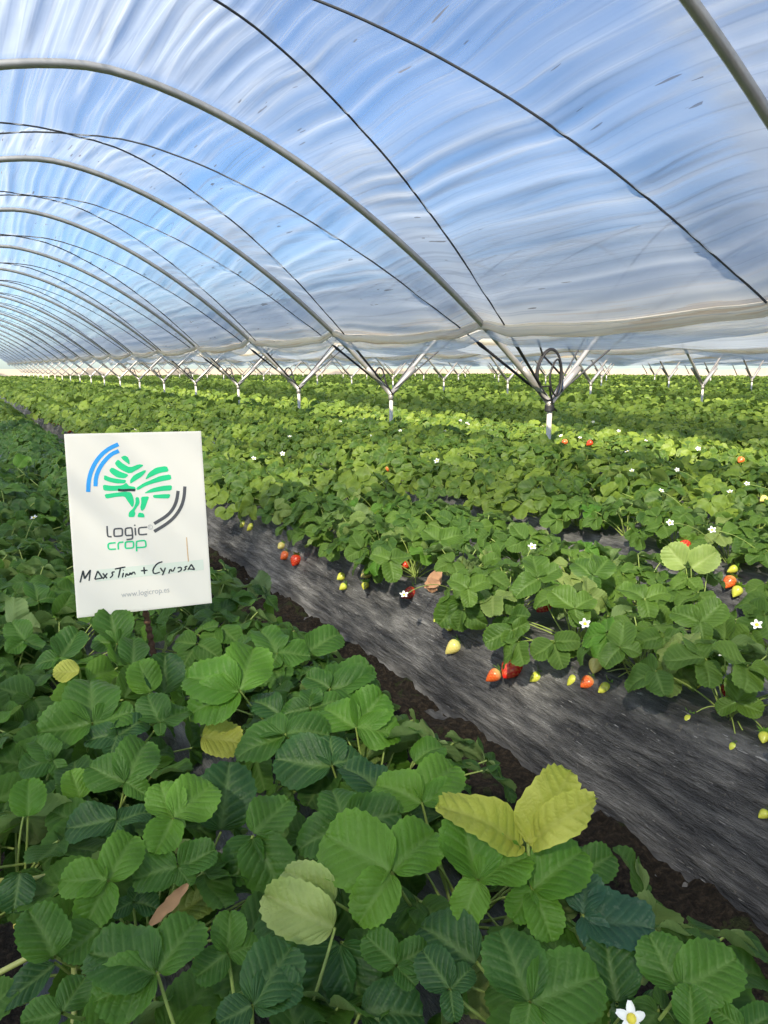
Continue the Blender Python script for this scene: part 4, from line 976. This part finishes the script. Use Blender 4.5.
FLAB = {0: 'large bright red strawberry lying lowest on the dusty black mulch',
 1: 'small pointed dark red strawberry on the black mulch beside the dry brown leaf',
 2: 'round red strawberry between the rows beside a pale upright leaf',
 3: 'bright red strawberry hanging over the mulch just right of the sign',
 4: 'half-hidden orange strawberry touching the red one right of the sign',
 5: 'dark red strawberry half hidden under leaves above the largest red strawberry',
 6: 'dark red strawberry hidden under leaves near the right edge of the bed',
 7: 'small red strawberry far back at the right on the black mulch gap',
 8: 'small orange-red strawberry beside the red one in the far right mulch gap',
 9: 'small orange strawberry in the row just right of the corded post, nearer the post',
 10: 'small red strawberry right of the corded post, farther from the post',
 11: 'small orange strawberry among leaves left of a similar one in mid field',
 12: 'small orange strawberry among leaves right of a similar one in mid field',
 13: 'red strawberry peeping from leaves left of the dry brown leaf',
 14: 'orange-pink strawberry between two yellow-green ones at the right furrow',
 15: 'large pale yellow unripe strawberry lying lowest below the dry brown leaf',
 16: 'pale green unripe strawberry just above the large pale yellow one',
 17: 'small green unripe strawberry uppermost left of the large pale yellow one',
 18: 'small green unripe strawberry with spread calyx right of the big red strawberry',
 19: 'yellow-green unripe strawberry leftmost of the cluster on the mulch',
 20: 'pale yellow unripe strawberry at the top of the cluster on the mulch',
 21: 'yellow-green unripe strawberry rightmost of the cluster on the mulch',
 22: 'orange-tinged strawberry at the bottom of the yellow cluster on the mulch',
 23: 'tiny green fruit inside a star-shaped open calyx right of the cluster',
 24: 'yellow unripe strawberry against a leaf below two white flowers',
 25: 'yellow-green unripe strawberry hanging alone on a long stalk over the mulch',
 26: 'small green unripe strawberry below the lowest leaves near the right edge',
 27: 'yellow-green unripe strawberry at the right edge under the leaves',
 28: 'small yellow fruit alone on bare mulch at the far right edge',
 29: 'pale green unripe strawberry, upper of a pair over the mulch in mid bed',
 30: 'pale green unripe strawberry, lower of a pair over the mulch in mid bed',
 31: 'pale yellow unripe strawberry, upper of the next pair toward the dry leaf',
 32: 'yellow-green unripe strawberry, lower of the next pair toward the dry leaf',
 33: 'tiny yellow-green strawberry just right of the sign, left of its twin',
 34: 'tiny yellow-green strawberry just right of the sign, right of its twin',
 35: 'pale yellow strawberry hanging above the red one right of the sign',
 36: 'yellow-green strawberry above the orange-pink one at the right furrow',
 37: 'yellow-green strawberry below the orange-pink one at the right furrow',
 38: 'pale yellow strawberry among leaves at the right edge of the third bed',
 39: 'small pale unripe strawberry at the lower left corner beside a runner'}
for q, (P, dia, kind, lifted) in enumerate(DATA['FRUITS']):
    ax = None
    if q == 0: ax = nrm((-.75, -.25, -.35))
    if q == 2: ax = nrm((-.3, -.5, -.3))
    if q == 1: ax = nrm((-.8, .1, -.45))
    P = np.array(P); dia = dia*(1.15 if q == 0 else .95)
    if q == 0: P = P + np.array([-.008, -.006, .004])
    elif kind != 'green': P = P + np.array([-.4, -.1, .35])*dia*.4
    strawberry(P, dia, kind, FLAB[q], 40+q, ax)
# the orange half leaning on the large red one
P = np.array(DATA['FRUITS'][0][0]) + np.array([-.047, .022, -.022])
strawberry(P, .036, 'orange', 'orange-red cut-looking strawberry leaning against the largest red one on the mulch', 91, nrm((-.6, .3, -.5)), stalk=False)
# ripe fruit along the mulch edge far beyond the sign
rsB = np.random.default_rng(21)
for k in range(22):
    y = 5.6 + k*.42 + rsB.uniform(-.12, .12)
    P = np.array([1.235 + rsB.uniform(-.02, .02), y, .24 + rsB.uniform(-.03, .05)])
    strawberry(P, rsB.uniform(.038, .05), 'ripe' if rsB.uniform() < .6 else 'orange', 'red strawberry along the far mulch edge left of the sign, %s counted from the sign' % ordinal(k+1), 200+k, group='far strawberries along the mulch edge', stalk=False)

# ------------------------------------------------------------------ dry leaves
def dryleaf(name, pts, width, mat, label, seed, root=None):
    P = np.array(pts); t = np.linspace(0, 1, 12); rs = np.random.default_rng(seed)
    C = np.stack([np.interp(t, np.linspace(0, 1, len(P)), P[:, i]) for i in range(3)], -1)
    d = nrm(P[-1]-P[0]); tc = nrm(CAM - P.mean(0)); s = nrm(np.cross(d, tc)); V = []
    for i, c in enumerate(C):
        w_ = width*math.sin(math.pi*(.06+.9*t[i]))**.7
        for u in (-1, -.5, 0, .5, 1):
            V.append(c + s*u*w_*(1+.2*rs.uniform(-1, 1)) + tc*(.25*width*abs(u) + .15*width*rs.uniform(-1, 1)))
    if root: V = local(root, V)
    o = MB().add(V, gridF(12, 5)).build(name, mat, root)
    if label: o['label'] = label
    return o
a, b, c = [np.array(p) for p in DATA['DEADLEAF']]
ro = root_at(a)
dryleaf('dry_leaf', [b + UP*.02, a + np.array([-.02, 0, .01]), c], .022, M['dead'], 'dry orange-brown leaf', 3, ro)
dryleaf('dry_leaf', [a + np.array([-.01, -.03, .03]), a + np.array([-.02, .0, .02]), a + np.array([-.03, .03, .0])], .016, M['dead'], 'dry orange-brown leaf', 4, ro)
a, b = [np.array(p) for p in DATA['BROWN']]
dryleaf('dry_leaf', [a, (a+b)/2, b], .007, M['brown'], 'narrow brown dried leaf', 5, root_at(a))

# runners and stems seen at the lower left
for k, pts in enumerate(([(-.02, 1.02, .33), (.03, .95, .36), (.07, .93, .37), (.11, .95, .34)], [(-.03, .80, .36), (.03, .79, .38), (.07, .79, .37), (.09, .76, .30)], [(.06, .80, .37), (.05, .74, .33), (.03, .70, .29)])):
    ro = root_at(np.array(pts[-1])); P = np.array(pts); t = np.linspace(0, len(P)-1, 20)
    Q = np.stack([np.interp(t, np.arange(len(P)), P[:, i]) for i in range(3)], -1); Q[1:-1] = (Q[:-2]+Q[1:-1]*2+Q[2:])/4
    MB().add(*tube(local(ro, Q), .0032, 8)).build('runner', M['stem_red'], ro)['label'] = 'pale yellow-green runner'

# ------------------------------------------------------------------ sign
S = DATA['SIGN']
TLp, Uv, Vv, Wd, Ht = np.array(S['TL']), np.array(S['U']), np.array(S['V']), S['W'], .40
Nv = nrm(np.cross(Vv, Uv))
if Nv @ (CAM - TLp) < 0: Nv = -Nv
ctr = TLp + Uv*Wd/2 + Vv*Ht
sign = empty('sign', (DATA['STAKE'][1][0], DATA['STAKE'][1][1], .28))
tag(sign, 'white board with green emblem and handwriting on a rusty stake among the strawberry plants', 'sign')
SL = np.array(sign.location)
def sp(u, v, h=0.0): return TLp + Uv*u + Vv*v + Nv*h - SL
# board
def board():
    mb = MB(); n = 5
    us = [0, .004, Wd-.004, Wd]; vs = [0, .004, Ht-.004, Ht]
    V = []
    for h in (0.0, -.004):
        for v in vs:
            for u in us:
                i = h if (u in (0, Wd) or v in (0, Ht)) is False else (h - .0006 if h == 0 else h + .0006)
                V.append(sp(u, v, i))
    F = [[r*4+c, r*4+c+4, r*4+c+5, r*4+c+1] for r in range(3) for c in range(3)]
    F += [[16+r*4+c, 16+r*4+c+1, 16+r*4+c+5, 16+r*4+c+4] for r in range(3) for c in range(3)]
    ring = [0, 1, 2, 3, 7, 11, 15, 14, 13, 12, 8, 4]
    for k in range(12):
        p, q = ring[k], ring[(k+1) % 12]; F.append([p, q, q+16, p+16])
    mb.add(V, np.array(F)); return mb.build('board', M['white'], sign, smooth=False)
bo = board()
import bmesh
def polys(name, plist, mat, h, parent, label=None):
    bm = bmesh.new()
    for p in plist:
        vs = [bm.verts.new(sp(u, v, h)) for u, v in p]
        bm.faces.new(vs)
    bmesh.ops.triangulate(bm, faces=bm.faces[:])
    me = bpy.data.meshes.new(name); bm.to_mesh(me); bm.free(); me.materials.append(mat)
    o = link(name, me, parent)
    if label: o['label'] = label
    return o
def chaikin(p, n=2):
    p = np.array(p, float)
    for _ in range(n):
        q = [p[0]]
        for a_, b_ in zip(p[:-1], p[1:]): q += [a_*.75 + b_*.25, a_*.25 + b_*.75]
        q.append(p[-1]); p = np.array(q)
    return p
def closed_smooth(p, n=1):
    p = np.array(p, float)
    for _ in range(n):
        p = np.concatenate([[a_*.82 + b_*.18, a_*.18 + b_*.82] for a_, b_ in zip(p, np.roll(p, -1, 0))])
    return p
def stroke(p, wd):
    p = np.array(p, float); T = np.gradient(p, axis=0); T /= np.linalg.norm(T, axis=1)[:, None]+1e-9
    nn = np.stack([-T[:, 1], T[:, 0]], -1)
    wv = np.broadcast_to(np.asarray(wd, float), (len(p),))[:, None]/2
    return p + nn*wv, p - nn*wv
def strokes(name, plist, wd, mat, h, parent, smooth=2, label=None, taper=False):
    mb = MB()
    for p in plist:
        q = chaikin(p, smooth) if smooth else np.array(p, float)
        if len(q) < 3: q = np.stack([np.interp(np.linspace(0, 1, 5), np.linspace(0, 1, len(q)), q[:, i]) for i in range(2)], -1)
        wv = wd*(.75 + .4*np.sin(np.linspace(.4, 2.9, len(q)))) if taper else wd
        a_, b_ = stroke(q, wv)
        V = [sp(u, v, h) for ab in zip(a_, b_) for u, v in ab]
        mb.add(V, gridF(len(q), 2))
    o = mb.build(name, mat, parent, smooth=False)
    if label: o['label'] = label
    return o
polys('emblem', [closed_smooth(p) for p in S['green']], M['green'], .0006, bo, 'green winged tree-like emblem')
strokes('blue_arcs', S['blue'], .0085, M['blue'], .0006, bo, 3)
strokes('grey_arcs', S['grey'], .0072, M['grey'], .0006, bo, 3)
strokes('logo_word', S['logic'], .0034, M['grey'], .0006, bo, 1, 'dark grey word logic')
strokes('logo_word', S['crop'], .0034, M['green'], .0006, bo, 1, 'green word crop')
strokes('copyright_mark', S['copy'], .0010, M['lgrey'], .0006, bo, 0)
polys('tape_strip', [S['tape']], M['tint'], .0004, bo, 'faint green strip under the handwriting')
strokes('handwriting', S['hand'], .0030, M['ink'], .0008, bo, 1, 'black handwriting', True)
strokes('rust_stain', [S['stain']], .0020, M['stain'], .0007, bo, 2)
strokes('wire_tie', [S['tie']], .0052, M['ink'], .0012, bo, 1, 'dark wire tie through the board')
# printed web address
cu = bpy.data.curves.new('web_address', 'FONT'); cu.body = 'www.logicrop.es'; cu.size = 1.0; cu.align_x = 'LEFT'
tmp = bpy.data.objects.new('web_address', cu); COL.objects.link(tmp)
dg = bpy.context.evaluated_depsgraph_get(); me = bpy.data.meshes.new_from_object(tmp.evaluated_get(dg))
bpy.data.objects.remove(tmp); bpy.data.curves.remove(cu)
co_ = np.zeros(len(me.vertices)*3); me.vertices.foreach_get('co', co_); co_ = co_.reshape(-1, 3)
x0, x1 = co_[:, 0].min(), co_[:, 0].max(); (u0, v0), (u1, v1), _ = S['www']; sc = math.hypot(u1-u0, v1-v0)/(x1-x0)
new = np.array([sp(u0 + (c[0]-x0)*sc, v0 + (v1-v0)*(c[0]-x0)/(x1-x0) - c[1]*sc*1.15 + .004, .0006) for c in co_])
me.vertices.foreach_set('co', new.ravel()); me.materials.clear(); me.materials.append(M['lgrey']); me.update()
o = link('web_address', me, bo); o['label'] = 'small grey web address'
# rusty ribbed stake behind the board
A, B = np.array(DATA['STAKE'][0]), np.array(DATA['STAKE'][1])
d = nrm(A - B); d = nrm(d + np.array([0, .02, 0]))
back = TLp + Uv*.115 + Vv*.15 - Nv*.012
low = B - nrm(back-B)*.16
t = np.linspace(0, 1, 120)
P = low[None]*(1-t)[:, None] + back[None]*t[:, None]
P[:, 1] += .0
MB().add(*tube(P - SL, .0068 + .0011*np.sign(np.sin(t*2*np.pi*30)), 10)).build('stake', M['rust'], sign)['label'] = 'rusty ribbed iron rod'
